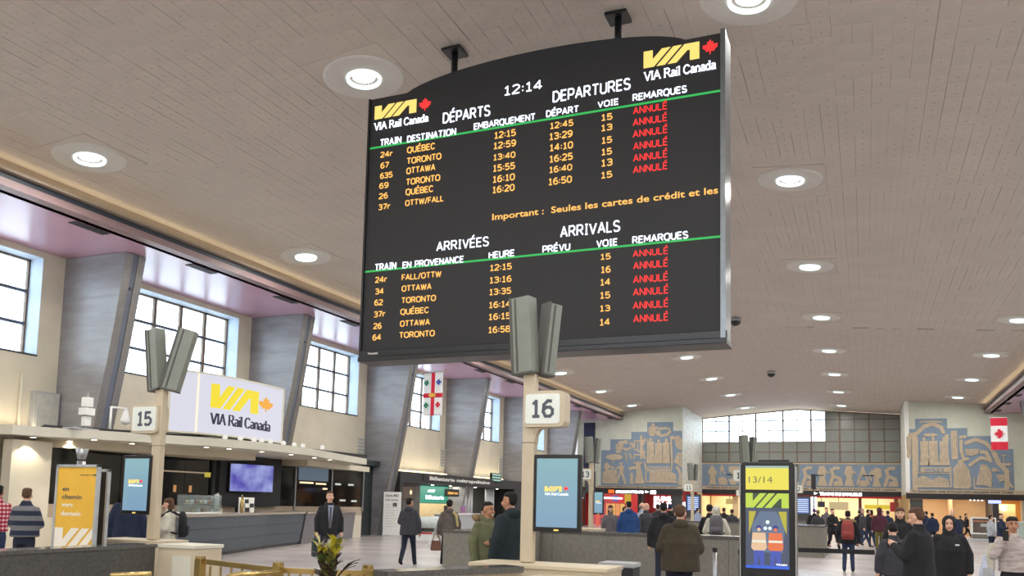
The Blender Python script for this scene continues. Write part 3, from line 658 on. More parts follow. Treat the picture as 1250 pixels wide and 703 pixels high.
west = [
    [('s', [(160, 95), (270, 90), (350, 98)], 14), ('s', [(130, 190), (200, 130), (270, 110), (340, 140), (360, 190)], 34), ('e', 250, 200, 60, 14)],
    man(195, 215, 230, 1.15), man(270, 212, 232, 1.25), man(360, 215, 230, 1.2),
    [('s', [(60, 200), (130, 190)], 30), ('s', [(115, 180), (110, 640)], 44), ('p', [(45, 210), (90, 210), (80, 400), (45, 380)])],
    [('s', [(140, 220), (140, 510), (405, 510)], 8), ('p', [(160, 462), (405, 462), (405, 500), (160, 500)])],
    [('p', [(105, 560), (180, 530), (260, 560), (320, 535), (390, 560), (395, 615), (110, 618)]), ('s', [(100, 618), (410, 618)], 12), ('s', [(408, 450), (410, 620)], 14)],
    [('p', [(418, 170), (470, 165), (472, 395), (420, 400)]), ('s', [(385, 195), (385, 250)], 30)],
    [('p', [(430, 470), (470, 430), (495, 405), (520, 430), (560, 480), (580, 600), (560, 630), (430, 630)])], [('e', 495, 412, 24, 14)],
    [('s', [(485, 220), (545, 215)], 24), ('s', [(500, 240), (500, 330), (520, 400), (560, 390)], 26), ('s', [(530, 270), (620, 240), (700, 270), (760, 330)], 34)],
    [('p', [(530, 315), (645, 315), (640, 350), (590, 370), (540, 365)]), ('s', [(560, 450), (600, 420), (660, 385), (720, 400)], 28), ('s', [(650, 340), (700, 340), (740, 420)], 30)],
    [('e', 680, 450, 30, 12), ('p', [(650, 460), (720, 460), (742, 520), (735, 620), (680, 600), (610, 600), (640, 500)])],
    [('s', [(600, 540), (600, 625)], 10), ('s', [(600, 628), (860, 632)], 14)],
    [('s', [(760, 340), (800, 430), (860, 490), (860, 600), (850, 640)], 38), ('s', [(800, 440), (895, 435)], 24), ('s', [(838, 370), (838, 430)], 8), ('s', [(815, 365), (862, 365)], 10)],
    [('p', [(775, 520), (840, 515), (845, 560), (800, 575)]), ('s', [(860, 560), (905, 620)], 20), ('e', 760, 480, 22, 16), ('s', [(770, 480), (800, 490)], 12)],
]
mural('wall_mural', 'stepped blue and beige relief mural lettered WEST on right end wall', WX, WZ, [(40, 150), (122, 150), (122, 68), (390, 68), (390, 148), (553, 148), (553, 213), (785, 213), (785, 316), (915, 316), (915, 640), (40, 640)], west, YE, [('WEST', 185, 365, 483, 0.24, M_MBLUE), ('O CANADA WE STAND ON GUARD FOR THEE', 85, 905, 656, 0.12, M_TXTG)], (40, 990, 672, 641))
# long frieze under the big window
t_ = thing('frieze', 'long low blue and beige relief frieze under the big end window', 'mural', (0, YW - 0.001, 0))
obj('blue_ground', MB().box(XCL, XCR, -0.03, 0, 3.72, 5.72), M_MBLUE, t_)
obj('inscription_band', MB().box(XCL, XCR, -0.06, 0, 3.42, 3.72).box(XCL, XCR, -0.06, 0, 5.72, 5.84), M_MBEIGE, t_)
text('carved_lettering', 'TERRE DE NOS AÏEUX   GLORIOUS AND FREE   O CANADA ON EST FIER ET LIBRE', M_TXTG, t_, XCL + 0.4, XCR - 0.4, 3.57, 0.13, -0.062, depth=0.01)
FX = lambda c: XCL + 0.35 + c * 0.068; FZ = lambda c: 3.85 + (30 - c) * 0.062
fr = []
fr.append([('p', [(2, 12), (5, 6), (7, 2), (9, 2), (11, 6), (15, 12), (12, 16), (13, 27), (15, 30), (3, 30), (5, 27), (5, 16)])])
fr.append([('e', 21, 3, 1.5, 2), ('s', [(21, 4), (21, 9)], 4), ('s', [(20, 9), (18, 14)], 1.6), ('s', [(22, 9), (25, 14)], 1.6), ('s', [(18, 6), (24, 6)], 1.5)])
fr.append([('p', [(16, 20), (24, 18), (28, 24), (28, 30), (17, 30)])]); fr.append([('p', [(30, 3), (43, 3), (43, 11), (30, 11)]), ('s', [(34, 11), (34, 16)], 2), ('s', [(38, 11), (38, 16)], 2)])
fr.append([('p', [(29, 22), (42, 20), (44, 25), (38, 30), (33, 30)])]); fr.append([('p', [(47, 2), (53, 2), (52, 14), (54, 30), (46, 30), (47, 15)])])
b0 = 128 / 0.9
rnd = random.Random(5)
for q, c0 in enumerate((57, 74, 91, 107, 123, 140, 156, 172, 188, 204, 220)):
    
    kx = rnd.choice((0, 1, 2, 3))
    if kx == 0: fr.append([('p', [(c0 + 4, 2), (c0 + 10, 2), (c0 + 12, 12), (c0 + 10, 18), (c0 + 13, 30), (c0 + 1, 30), (c0 + 4, 18), (c0 + 1, 12)]), ('s', [(c0 + 9, 8), (c0 + 15, 12)], 2)])
    if kx == 1: fr.append([('s', [(c0, 30), (c0 + 4, 16), (c0 + 2, 8), (c0 + 8, 4)], 4), ('s', [(c0 + 4, 16), (c0 + 12, 20), (c0 + 14, 30)], 4), ('e', c0 + 10, 5, 2.2, 2.6), ('p', [(c0 + 5, 24), (c0 + 11, 22), (c0 + 12, 30), (c0 + 4, 30)])])
    if kx == 2: fr.append([('s', [(c0, 28), (c0 + 7, 4), (c0 + 14, 28)], 2.4), ('s', [(c0 + 7, 2), (c0 + 7, 16)], 1.6), ('p', [(c0 + 3, 22), (c0 + 11, 22), (c0 + 12, 30), (c0 + 2, 30)])])
    if kx == 3: fr.append([('p', [(c0 + 1, 10), (c0 + 6, 4), (c0 + 12, 6), (c0 + 13, 16), (c0 + 9, 20), (c0 + 12, 30), (c0 + 2, 30), (c0 + 4, 20)]), ('s', [(c0 + 2, 8), (c0 - 2, 16), (c0 + 1, 22)], 2.4)])
for f in fr:
    mb = MB()
    for p in f:
        if p[0] == 'p': mb.prism([(FX(a), FZ(b)) for a, b in p[1]], -0.075, -0.03)
        elif p[0] == 's': mb.stroke([(FX(a), FZ(b)) for a, b in p[1]], p[2] * 0.068, -0.075, -0.03)
        else: mb.disc(FX(p[1]), FZ(p[2]), p[3] * 0.068, -0.08, -0.03, 10, p[4] * 0.062)
    obj('relief_figure', mb, M_MBEIGE, t_)
for xa in (-11.6, -4.3, -0.2): obj('dark_slot', MB().box(xa, xa + 0.95, -0.085, -0.03, 4.72, 4.8), M_BLACK, t_)

# warm cove strips along the top of both fascias
for sd, xe in ((-1, XL), (1, XR)):
    lc = bpy.data.lights.new('fascia_cove', 'AREA'); lc.shape = 'RECTANGLE'; lc.size = 0.12; lc.size_y = 76; lc.energy = 110; lc.color = (1, .80, .48)
    o_ = bpy.data.objects.new('fascia_cove', lc); COL.objects.link(o_); o_.location = (xe - sd * 0.14, 30, 9.36); o_.rotation_euler = (R(180), R(-14 * sd), 0)
    struct('trim_%d' % (9 if sd < 0 else 10), MB().box(xe - sd * 0.03, xe - sd * 0.2, YS, YE, 9.28, 9.31).box(xe - sd * 0.19, xe - sd * 0.2, YS, YE, 9.31, 9.35), M_FBEIGE)

struct('wall_back', MB().box(XWL - .75, XWR + .75, YS - .4, YS, 0, 6.4).box(XWL - .75, -13.8, YS - .4, YS, 6.4, 11).box(2.77, XWR + .75, YS - .4, YS, 6.4, 11), M_CREAM)
wb = struct('window_99', MB().box(-13.8, 2.77, YS - .3, YS - .2, 6.4, 6.5), M_FRAMEB)
for i in range(15): obj('mullion', MB().box(-13.8 + i * 1.18, -13.72 + i * 1.18, YS - .3, YS - .2, 6.5, 10.7), M_FRAMEB, wb)
for z in (7.5, 8.6, 9.7): obj('glazing_bar', MB().box(-13.8, 2.77, YS - .29, YS - .21, z, z + .06), M_FRAMEB, wb)
BOARD = [
    ('12:14', -6.07, -5.32, 9.3, 0.17, 'W'), ('DÉPARTS', -7.34, -6.35, 8.98, 0.2, 'W'), ('DEPARTURES', -5.11, -3.67, 9.02, 0.2, 'W'), ('TRAIN', -8.72, -8.24, 8.7, 0.13, 'W'),
    ('DESTINATION', -8.11, -7.05, 8.68, 0.13, 'W'), ('EMBARQUEMENT', -6.68, -5.44, 8.71, 0.12, 'W'), ('DÉPART', -5.23, -4.61, 8.72, 0.12, 'W'), ('VOIE', -4.26, -3.88, 8.73, 0.11, 'W'),
    ('REMARQUES', -3.63, -2.69, 8.75, 0.12, 'W'), ('24r', -8.7, -8.42, 8.45, 0.11, 'A'), ('QUÉBEC', -8.1, -7.49, 8.46, 0.12, 'A'), ('12:15', -6.25, -5.82, 8.47, 0.12, 'A'),
    ('12:45', -5.15, -4.71, 8.48, 0.11, 'A'), ('15', -4.19, -3.99, 8.48, 0.11, 'A'), ('ANNULÉ', -3.62, -3.02, 8.51, 0.12, 'R'), ('67', -8.69, -8.5, 8.23, 0.11, 'A'),
    ('TORONTO', -8.1, -7.35, 8.24, 0.12, 'A'), ('12:59', -6.26, -5.81, 8.27, 0.12, 'A'), ('13:29', -5.16, -4.72, 8.28, 0.12, 'A'), ('13', -4.19, -3.99, 8.29, 0.11, 'A'),
    ('ANNULÉ', -3.62, -3.02, 8.3, 0.12, 'R'), ('635', -8.69, -8.41, 8.02, 0.11, 'A'), ('OTTAWA', -8.1, -7.47, 8.04, 0.12, 'A'), ('13:40', -6.26, -5.82, 8.05, 0.11, 'A'),
    ('14:10', -5.15, -4.71, 8.07, 0.12, 'A'), ('15', -4.18, -3.99, 8.06, 0.11, 'A'), ('ANNULÉ', -3.62, -3.01, 8.09, 0.12, 'R'), ('69', -8.7, -8.49, 7.82, 0.11, 'A'),
    ('TORONTO', -8.1, -7.36, 7.82, 0.12, 'A'), ('15:55', -6.26, -5.82, 7.84, 0.12, 'A'), ('16:25', -5.15, -4.71, 7.86, 0.12, 'A'), ('15', -4.18, -3.99, 7.85, 0.11, 'A'),
    ('ANNULÉ', -3.61, -3.01, 7.87, 0.12, 'R'), ('26', -8.7, -8.5, 7.61, 0.11, 'A'), ('QUÉBEC', -8.1, -7.5, 7.62, 0.12, 'A'), ('16:10', -6.26, -5.82, 7.63, 0.12, 'A'),
    ('16:40', -5.15, -4.72, 7.66, 0.11, 'A'), ('13', -4.18, -3.98, 7.65, 0.12, 'A'), ('ANNULÉ', -3.61, -3.01, 7.66, 0.12, 'R'), ('37r', -8.7, -8.43, 7.39, 0.11, 'A'),
    ('OTTW/FALL', -8.1, -7.27, 7.4, 0.11, 'A'), ('16:20', -6.26, -5.82, 7.43, 0.12, 'A'), ('16:50', -5.16, -4.72, 7.44, 0.12, 'A'), ('15', -4.18, -3.98, 7.43, 0.11, 'A'),
    ('ANNULÉ', -3.61, -3.01, 7.45, 0.12, 'R'), ('Important :  Seules les cartes de crédit et les', -6.25, -2.17, 6.92, 0.12, 'A'), ('ARRIVÉES', -7.39, -6.31, 6.47, 0.17, 'W'), ('ARRIVALS', -4.92, -3.83, 6.49, 0.19, 'W'),
    ('TRAIN', -8.73, -8.25, 6.19, 0.13, 'W'), ('EN PROVENANCE', -8.11, -6.81, 6.18, 0.12, 'W'), ('HEURE', -6.3, -5.79, 6.2, 0.12, 'W'), ('PRÉVU', -5.25, -4.73, 6.21, 0.12, 'W'),
    ('VOIE', -4.25, -3.87, 6.21, 0.12, 'W'), ('REMARQUES', -3.61, -2.66, 6.21, 0.12, 'W'), ('24r', -8.71, -8.44, 5.94, 0.11, 'A'), ('FALL/OTTW', -8.12, -7.27, 5.94, 0.11, 'A'),
    ('12:15', -6.27, -5.84, 5.96, 0.11, 'A'), ('15', -4.17, -3.99, 5.97, 0.1, 'A'), ('ANNULÉ', -3.6, -2.99, 5.97, 0.11, 'R'), ('34', -8.7, -8.51, 5.71, 0.11, 'A'),
    ('OTTAWA', -8.11, -7.47, 5.72, 0.11, 'A'), ('13:16', -6.27, -5.84, 5.73, 0.11, 'A'), ('16', -4.16, -3.99, 5.74, 0.11, 'A'), ('ANNULÉ', -3.59, -2.99, 5.76, 0.12, 'R'),
    ('62', -8.71, -8.52, 5.49, 0.11, 'A'), ('TORONTO', -8.11, -7.37, 5.49, 0.11, 'A'), ('13:35', -6.27, -5.84, 5.51, 0.11, 'A'), ('14', -4.17, -3.99, 5.52, 0.11, 'A'),
    ('ANNULÉ', -3.59, -2.99, 5.52, 0.12, 'R'), ('37r', -8.71, -8.45, 5.26, 0.11, 'A'), ('QUÉBEC', -8.12, -7.51, 5.27, 0.11, 'A'), ('16:14', -6.27, -5.84, 5.27, 0.11, 'A'),
    ('15', -4.17, -3.99, 5.29, 0.11, 'A'), ('ANNULÉ', -3.59, -2.98, 5.3, 0.12, 'R'), ('26', -8.71, -8.53, 5.03, 0.11, 'A'), ('OTTAWA', -8.12, -7.48, 5.04, 0.11, 'A'),
    ('16:15', -6.27, -5.84, 5.05, 0.11, 'A'), ('13', -4.17, -3.99, 5.06, 0.1, 'A'), ('ANNULÉ', -3.59, -2.98, 5.07, 0.12, 'R'), ('64', -8.72, -8.53, 4.81, 0.11, 'A'),
    ('TORONTO', -8.13, -7.37, 4.82, 0.11, 'A'), ('16:58', -6.27, -5.84, 4.81, 0.11, 'A'), ('14', -4.17, -3.99, 4.82, 0.11, 'A'), ('ANNULÉ', -3.58, -2.98, 4.84, 0.12, 'R'),
]

# ================================================================== departure board
bd = thing('departure_board', 'huge black electronic arrivals and departures board hanging from the ceiling', 'information board', (-5.5, 13.7, 4.33))
def bl(mb): return mb.move(5.5, -13.7, -4.33)
obj('housing', bl(MB().box(-8.93, -2.12, 13.72, 14.2, 4.4, 9.62)), M_BLACK, bd)
obj('led_panel', bl(MB().box(-8.96, -2.10, 13.70, 13.73, 4.55, 9.63)), mat('led_matrix', C(34, 33, 34), 0.6, var=0.06, scale=30), bd)
obj('bottom_frame', bl(MB().box(-8.98, -2.02, 13.60, 14.2, 4.33, 4.42).box(-8.98, -2.02, 13.64, 13.72, 4.42, 4.55)), M_BLACK, bd, bevel=0.01)
obj('side_frame', bl(MB().box(-2.12, -2.04, 13.62, 14.2, 4.42, 9.66)), mat('side_trim', C(120, 124, 126), 0.3, 0.7), bd)
obj('side_frame', bl(MB().box(-9.0, -8.96, 13.66, 14.2, 4.42, 9.63)), M_BLACK, bd)
arch = [(-8.4, 9.6)] + [(-5.5 + 2.85 * math.cos(R(a)), 9.6 + 0.47 * math.sin(R(a))) for a in range(172, 7, -8)] + [(-2.6, 9.6)]
obj('arched_top', bl(MB().prism(arch, 13.86, 14.2)), M_MBLACK, bd)
for x, y in ((-7.30, 14.03), (-4.0, 14.03)):
    zt = ceil_z(x)
    rod = obj('hanger_rod', bl(MB().tube((x, y, 9.4), (x, y, zt - 0.04), 0.065)), M_BLACK, bd, smooth=True)
    obj('mounting_plate', bl(MB().box(x - 0.2, x + 0.2, y - 0.2, y + 0.2, zt - 0.07, zt - 0.012)), M_BLACK, rod)
bp = bpy.data.objects.new('board_face', None)
CM = {'W': L_WHITE, 'A': L_AMB, 'R': L_RED}
for s, x0, x1, zc, h, c in BOARD:
    if s.startswith('Imp'): text('lettering', s, CM[c], bd, x0 + 5.5, x1 + 5.5, zc - 4.33, h, -0.002, bold=0.010, depth=0.006)
    else: sans_text(bd, s, x0 + 5.5, x1 + 5.5, zc - 4.33, h * 1.06, -0.001, CM[c], w=0.13 if c == 'R' else 0.15 if h < 0.15 else 0.12)
for z in (8.60, 6.105): obj('green_line', bl(MB().box(-8.95, -2.11, 13.692, 13.702, z, z + 0.035)), L_GREEN, bd)
for x0, x1, z0, z1 in ((-8.87, -7.93, 9.20, 9.47), (-3.44, -2.48, 9.25, 9.55)):
    via_logo(bd, x0 + 5.5, x1 + 5.5, z0 - 4.33, z1 - 4.33, -0.001, L_YEL, depth=0.008)
for x, z in ((-7.74, 9.33), (-2.30, 9.42)): obj('maple_leaf', leaf(MB(), x + 5.5, z - 4.33, 0.2, -0.009, -0.001), L_RED, bd)
serif_text(bd, 'VIA Rail Canada', -8.86 + 5.5, -7.65 + 5.5, 8.98 - 4.33, 0.14, -0.001, L_WHITE, w=0.14)
serif_text(bd, 'VIA Rail Canada', -3.42 + 5.5, -2.2 + 5.5, 9.02 - 4.33, 0.15, -0.001, L_WHITE, w=0.14)
text('maker_mark', 'Vismatic', M_PAPER, bd, -8.78 + 5.5, -8.55 + 5.5, 4.49 - 4.33, 0.04, -0.061, depth=0.004)

# ================================================================== numbered gate posts
def rounded(x0, x1, z0, z1, r, n=5):
    P = []
    for cx, cz_, a0 in ((x1 - r, z1 - r, 0), (x0 + r, z1 - r, 90), (x0 + r, z0 + r, 180), (x1 - r, z0 + r, 270)):
        for i in range(n + 1): a = R(a0 + 90 * i / n); P.append((cx + r * math.cos(a), cz_ + r * math.sin(a)))
    return P
def beacon(parent, cx, lean, w, y, az=0.0, z0=3.36, z1=4.36, d=0.2):
    mb = MB().box(-w / 2, w / 2, -d / 2, d / 2, 0, z1 - z0)
    b = obj('beacon_box', mb, M_GREYGREEN, parent, bevel=0.012); b.location = (cx, y, z0); b.rotation_euler = (0, lean, az)
    obj('edge_band', MB().box(-w / 2 - 0.006, -w / 2 + 0.03, -d / 2 - 0.008, d / 2 + 0.008, -0.01, z1 - z0 + 0.01), M_GREYDARK, b)
    obj('face_ridge', MB().box(-w / 2 + 0.08, -w / 2 + 0.10, -d / 2 - 0.012, -d / 2, 0.02, z1 - z0 - 0.02), M_GREYDARK, b)
    obj('end_cap', MB().box(-w / 2, w / 2, -d / 2, d / 2, -0.02, -0.001), M_GREYDARK, b)
def gate_post(num, x, y, side, label, zb=0.0, beac='V'):
    t_ = thing('gate_post', label, 'sign post', (x, y, 0), 0, 'numbered gate posts')
    obj('pole', MB().box(-0.085, 0.085, -0.06, 0.06, zb, 3.4), M_POST, t_, bevel=0.015)
    obj('pole_seam', MB().box(-0.088, 0.088, -0.063, 0.063, 2.46, 2.468), M_GREYDARK, t_)
    sx0, sx1 = (-0.06, 0.50) if side > 0 else (-0.50, 0.06)
    pn = obj('sign_housing', MB().prism(rounded(sx0, sx1, 2.66, 3.12, 0.07), -0.11, 0.11), M_POST, t_)
    obj('sign_face', MB().prism(rounded(sx0 + 0.035, sx1 - 0.06 if side > 0 else sx1 - 0.035, 2.70, 3.08, 0.04), -0.118, -0.11), M_SIGNW, pn)
    br_ = [(0.085 * side, 2.66), (0.22 * side, 2.66), (0.14 * side, 2.63), (0.10 * side, 2.56), (0.085 * side, 2.44)]
    obj('bracket_curve', MB().prism(br_, -0.06, 0.06), M_POST, pn)
    cxx = (sx0 + sx1) / 2 - 0.012 * side
    wd = 0.31 if len(num) > 1 else 0.15
    sans_text(pn, num, cxx - wd / 2, cxx + wd / 2, 2.89, 0.235, -0.1185, M_TXTG, w=0.17, depth=0.004, name='gate_number')
    if beac == 'L': beacon(t_, -0.08, R(-10), 0.25, 0, R(-10)); beacon(t_, 0.12, R(14), 0.27, 0.05, R(25))
    else: beacon(t_, -0.06, R(-4), 0.30, -0.04, R(-12)); beacon(t_, 0.14, R(6), 0.2, 0.12, R(50), z1=4.3)
    return t_
gate_post('16', -3.97, 10.04, 1, 'tall beige gate post with number 16 sign, nearest the board', zb=0.945)
gate_post('15', -10.30, 10.09, -1, 'tall beige gate post with number 15 sign on the left', beac='L', zb=0.995)
gate_post('13', -9.85, 31.5, -1, 'beige gate post numbered 13, partly behind the screen of gate 16')
gate_post('14', -3.95, 31.5, -1, 'gate post 14 whose beacon shows above the tall ticket kiosk')
gate_post('11', -9.60, 51.0, -1, 'distant beige gate post numbered 11 before the left end wall')
gate_post('12', -3.80, 51.0, 1, 'distant gate post numbered 12 just right of the tall kiosk')
gate_post('9', -8.6, 66.0, -1, 'farthest gate post numbered 9, just left of the tall kiosk')
t_ = thing('signal_pole', 'slim dark loudspeaker pole standing right of gate post 12', 'pole', (-2.73, 51, 0))
obj('pole', MB().tube((0, 0, 0), (0, 0, 2.9), 0.04), M_DARKGREY, t_); obj('speaker_box', MB().box(-0.12, 0.12, -0.12, 0.12, 2.9, 3.75), M_MBLACK, t_)

# screens beside the gate posts
def scr_mat():
    m = bpy.data.materials.new('screen_glow'); m.use_nodes = True; n = m.node_tree.nodes; l = m.node_tree.links; b = n['Principled BSDF']
    t = n.new('ShaderNodeTexCoord'); s = n.new('ShaderNodeSeparateXYZ'); rp = n.new('ShaderNodeValToRGB')
    l.new(t.outputs['Generated'], s.inputs[0]); l.new(s.outputs['Z'], rp.inputs[0])
    rp.color_ramp.elements[0].color = C(140, 176, 206); rp.color_ramp.elements[1].color = C(150, 196, 206)
    b.inputs['Base Color'].default_value = (0.02, 0.02, 0.02, 1); b.inputs['Roughness'].default_value = 0.1
    l.new(rp.outputs[0], b.inputs['Emission Color']); b.inputs['Emission Strength'].default_value = 0.85
    return m
M_SCR = scr_mat()
def gate_screen(x0, x1, z0, z1, y, label, rz=0):
    cx = (x0 + x1) / 2; t_ = thing('gate_screen', label, 'screen', (cx, y, z0), rz, 'portrait screens beside the gate posts')
    w = (x1 - x0) / 2; h = z1 - z0
    obj('bezel', MB().box(-w, w, 0, 0.09, 0, h), M_BLACK, t_, bevel=0.008)
    obj('display', MB().box(-w + 0.04, w - 0.04, -0.006, 0.0, 0.06, h - 0.05), M_SCR, t_)
    via_logo(t_, -w * 0.52, w * 0.22, h * 0.52, h * 0.59, -0.007, L_YEL, depth=0.003)
    obj('maple_leaf', leaf(MB(), w * 0.40, h * 0.56, w * 0.16, -0.010, -0.007), L_RED, t_)
    serif_text(t_, 'VIA Rail Canada', -w * 0.5, w * 0.5, h * 0.475, h * 0.028, -0.007, L_WHITE, w=0.14, depth=0.003)
    obj('sensor', MB().box(-0.03, 0.03, -0.01, 0, 0.015, 0.035), L_YEL, t_)
    obj('wall_bracket', MB().box(-w * 0.5, w * 0.2, 0.09, 0.2, h * 0.3, h * 0.7), M_DARKGREY, t_)
    obj('bracket_arm', MB().box(-w, w, 0.12, 0.16, h * 0.45, h * 0.55), M_DARKGREY, t_)
    return t_
gate_screen(-3.88, -3.26, 1.34, 2.31, 9.98, 'large portrait screen with pale blue display mounted on gate post 16')
gate_screen(-10.92, -10.34, 1.38, 2.31, 10.0, 'portrait screen with pale teal display mounted on gate post 15')
gate_screen(-9.72, -9.32, 1.35, 2.25, 31.4, 'small distant blue portrait screen mounted on gate post 13')

# low stone barriers round the stair openings
def barrier(name, label, x0, x1, y0, y1, z, m, mt, cat='barrier', cap=0.05, over=0.02, rz=0, pan=0):
    t_ = thing(name, label, cat, ((x0 + x1) / 2, (y0 + y1) / 2, 0), rz); a = (x1 - x0) / 2; b = (y1 - y0) / 2
    obj('wall_body', MB().box(-a, a, -b, b, 0, z - cap), m, t_)
    obj('top_slab', MB().box(-a - over, a + over, -b - over, b + over, z - cap, z), mt, t_, bevel=0.008)
    if pan:
        for i in range(1, pan): obj('panel_joint', MB().box(-a + 2 * a * i / pan - 0.006, -a + 2 * a * i / pan + 0.006, -b - 0.003, -b, 0, z - cap), M_GREYDARK, t_)
    return t_
barrier('stair_wall', 'dark speckled granite stair wall in the lower left corner', -9.65, -9.28, 2.2, 9.15, 1.0, M_GRANITE, M_GRANTOP)
t_ = barrier('wall_end_block', 'beige painted end block at the end of the dark granite stair wall', -9.27, -8.62, 9.2, 9.75, 1.0, M_POST, M_CREAM2)
obj('access_panel', MB().box(-0.05, 0.28, -0.285, -0.275, 0.3, 0.85), M_CREAM2, t_)
barrier('post_plinth', 'beige plinth under gate post 15 and its screen', -11.25, -9.95, 9.85, 10.45, 0.99, M_POST, M_POST)
t_ = barrier('post_plinth', 'beige plinth desk under gate post 16 and its screen', -4.62, -2.84, 9.72, 10.4, 0.94, M_POST, M_POST)
barrier('low_ledge', 'lower beige ledge in front of the gate 16 plinth', -3.66, -2.9, 8.9, 9.68, 0.84, M_POST, M_POST)
# slanting granite capped parapet
t_ = thing('stair_parapet', 'parapet with polished dark granite cap in front of the gate 16 plinth', 'barrier', (-4.9, 8.3, 0))
q0, q1 = Vector((-4.88, 7.8, 0)), Vector((-4.02, 9.45, 0)); dn = Vector((q1 - q0)).normalized(); nn = Vector((dn.y, -dn.x, 0)) * 0.34
for nm, z0, z1, m_, sh in (('granite_cap', 0.88, 0.95, M_GRANTOP, 1.0), ('parapet_body', 0.0, 0.88, M_POST, 0.9)):
    P = [q0, q0 + nn * sh, q1 + nn * sh, q1]
    obj(nm, MB().vprism([(p.x + 4.9, p.y - 8.3) for p in P], z0, z1), m_, t_)
barrier('stair_barrier', 'long grey stone barrier with polished top behind the brown-coated man', -8.45, -1.45, 19.45, 19.8, 1.06, M_GREYWALL, M_GRANTOP, cap=0.07, pan=5)
barrier('stair_barrier', 'short grey stone barrier between the walking woman and the green parka', -8.2, -7.35, 15.9, 19.4, 1.1, M_GREYWALL, M_GRANTOP)
barrier('stair_barrier', 'grey stone barrier end block right of the tall kiosk', -2.75, -1.42, 32.45, 35.8, 1.14, M_GREYWALL, M_GRANTOP)
barrier('stair_barrier', 'grey stone barrier across the hall under gate 13 and 14 posts', -10.6, -2.80, 35.4, 35.75, 1.14, M_GREYWALL, M_GRANTOP, pan=6)
barrier('stair_barrier', 'farthest grey stone barrier around gates 11 and 12', -10.2, -3.0, 52.0, 52.4, 1.1, M_GREYWALL, M_GRANTOP)
barrier('beige_cabinet', 'small beige cabinet on the floor beyond the barrier near gate 13', -8.0, -7.3, 24.2, 24.8, 1.0, M_POST, M_POST, cat='cabinet')
t_ = thing('counter_shelf', 'white edged shelf running behind the long grey barrier', 'shelf', (-3.4, 20.2, 0))
obj('shelf_top', MB().box(-1.3, 1.9, -0.25, 0.25, 1.0, 1.05), M_WHITE, t_); obj('support', MB().box(-1.2, -1.1, -0.2, 0.2, 0, 1.0), M_GREYWALL, t_); obj('support', MB().box(1.7, 1.8, -0.2, 0.2, 0, 1.0), M_GREYWALL, t_)

# stanchions and belt
def stanchion(x, y, h, label, m=M_STEEL, r=0.032):
    t_ = thing('stanchion', label, 'stanchion', (x, y, 0), 0, 'queue stanchions')
    obj('base', lathe([(0.001, 0.03), (0.1, 0.03), (0.17, 0.012), (0.17, 0.0)], 24), M_DARKGREY, t_, smooth=True)
    obj('pole', MB().tube((0, 0, 0.02), (0, 0, h), r, n=16), m, t_, smooth=True)
    obj('belt_head', MB().tube((0, 0, h), (0, 0, h + 0.07), r * 1.25, n=16), M_BLACK, t_)
stanchion(-2.27, 14.0, 0.98, 'left steel stanchion in front of the long grey barrier')
stanchion(-1.88, 14.1, 0.96, 'right steel stanchion in front of the long grey barrier, beside the kiosk', M_MBLACK)
stanchion(0.22, 17.3, 0.95, 'dark stanchion at the right end of the black belt, left one of the pair', M_MBLACK, 0.045)
stanchion(0.40, 17.6, 0.97, 'steel stanchion beside the man with the phone, right one of the pair', M_STEEL, 0.045)
tag(obj('queue_belt', MB().bar((-1.3, 18.2, 0.88), (0.14, 17.31, 0.93), 0.012, 0.09), M_BLACK), 'black retractable queue belt stretched from kiosk to the stanchion pair', 'belt')
t_ = thing('waste_bin', 'low dark bin with grey lid in front of the long grey barrier', 'bin', (-4.0, 14.6, 0))
obj('body', MB().box(-0.32, 0.28, -0.25, 0.25, 0, 0.62), M_MBLACK, t_, bevel=0.02); obj('lid', MB().box(-0.34, 0.30, -0.27, 0.27, 0.62, 0.70), M_GREYP, t_, bevel=0.02); obj('handle', MB().box(-0.1, 0.1, -0.29, -0.27, 0.55, 0.6), M_STEEL, t_)

# brass rails round the stair opening
t_ = thing('brass_railing', 'polished brass stair railing behind the yellow and green potted plant', 'railing', (-5.7, 7.3, 0))
zr_ = 0.95
def bo(p): return (p[0] + 5.7, p[1] - 7.3, p[2])
for a, b in (((-6.72, 7.36, .97), (-5.66, 7.22, .94)), ((-5.62, 7.24, .94), (-4.62, 7.44, .94))): obj('top_rail', MB().bar(bo(a), bo(b), 0.05, 0.055), M_BRASS, t_)
for x, y in ((-6.78, 7.34), (-5.62, 7.2), (-4.7, 7.46)):
    p_ = obj('rail_post', MB().box(x + 5.7 - 0.045, x + 5.7 + 0.045, y - 7.3 - 0.045, y - 7.3 + 0.045, 0, 1.0), M_BRASS, t_, bevel=0.006)
    obj('post_cap', MB().tube((x + 5.7, y - 7.3, 1.0), (x + 5.7, y - 7.3, 1.025), 0.055), M_BRASS, p_)
obj('bottom_rail', MB().bar(bo((-6.72, 7.36, .25)), bo((-4.7, 7.4, .25)), 0.04, 0.04), M_BRASS, t_)
for i in range(14):
    x = -6.6 + i * 0.145; y = 7.34 - abs(x + 5.66) * -0.1
    obj('baluster', MB().tube((x + 5.7, 0.0 if i < 7 else 0.04, 0.25), (x + 5.7, 0.0 if i < 7 else 0.04, 0.93), 0.012, n=8), M_BRASS, t_)
t_ = thing('brass_handrail', 'curved brass handrail loop in front of the brass stair railing', 'railing', (-5.7, 6.8, 0))
pts = [(-0.1, -3.0, .2), (-0.1, -0.25, .86), (-0.09, -0.12, .905), (-0.02, -0.04, .925), (0.12, 0.0, .93), (0.14, 0.33, .93)]
hr = MB()
for a, b in zip(pts[:-1], pts[1:]): hr.tube(a, b, 0.028, n=12, caps=True)
obj('rail', hr, M_BRASS, t_, smooth=True)
obj('support', MB().tube((-0.1, -1.2, 0), (-0.1, -1.2, .62), 0.02), M_BRASS, t_)
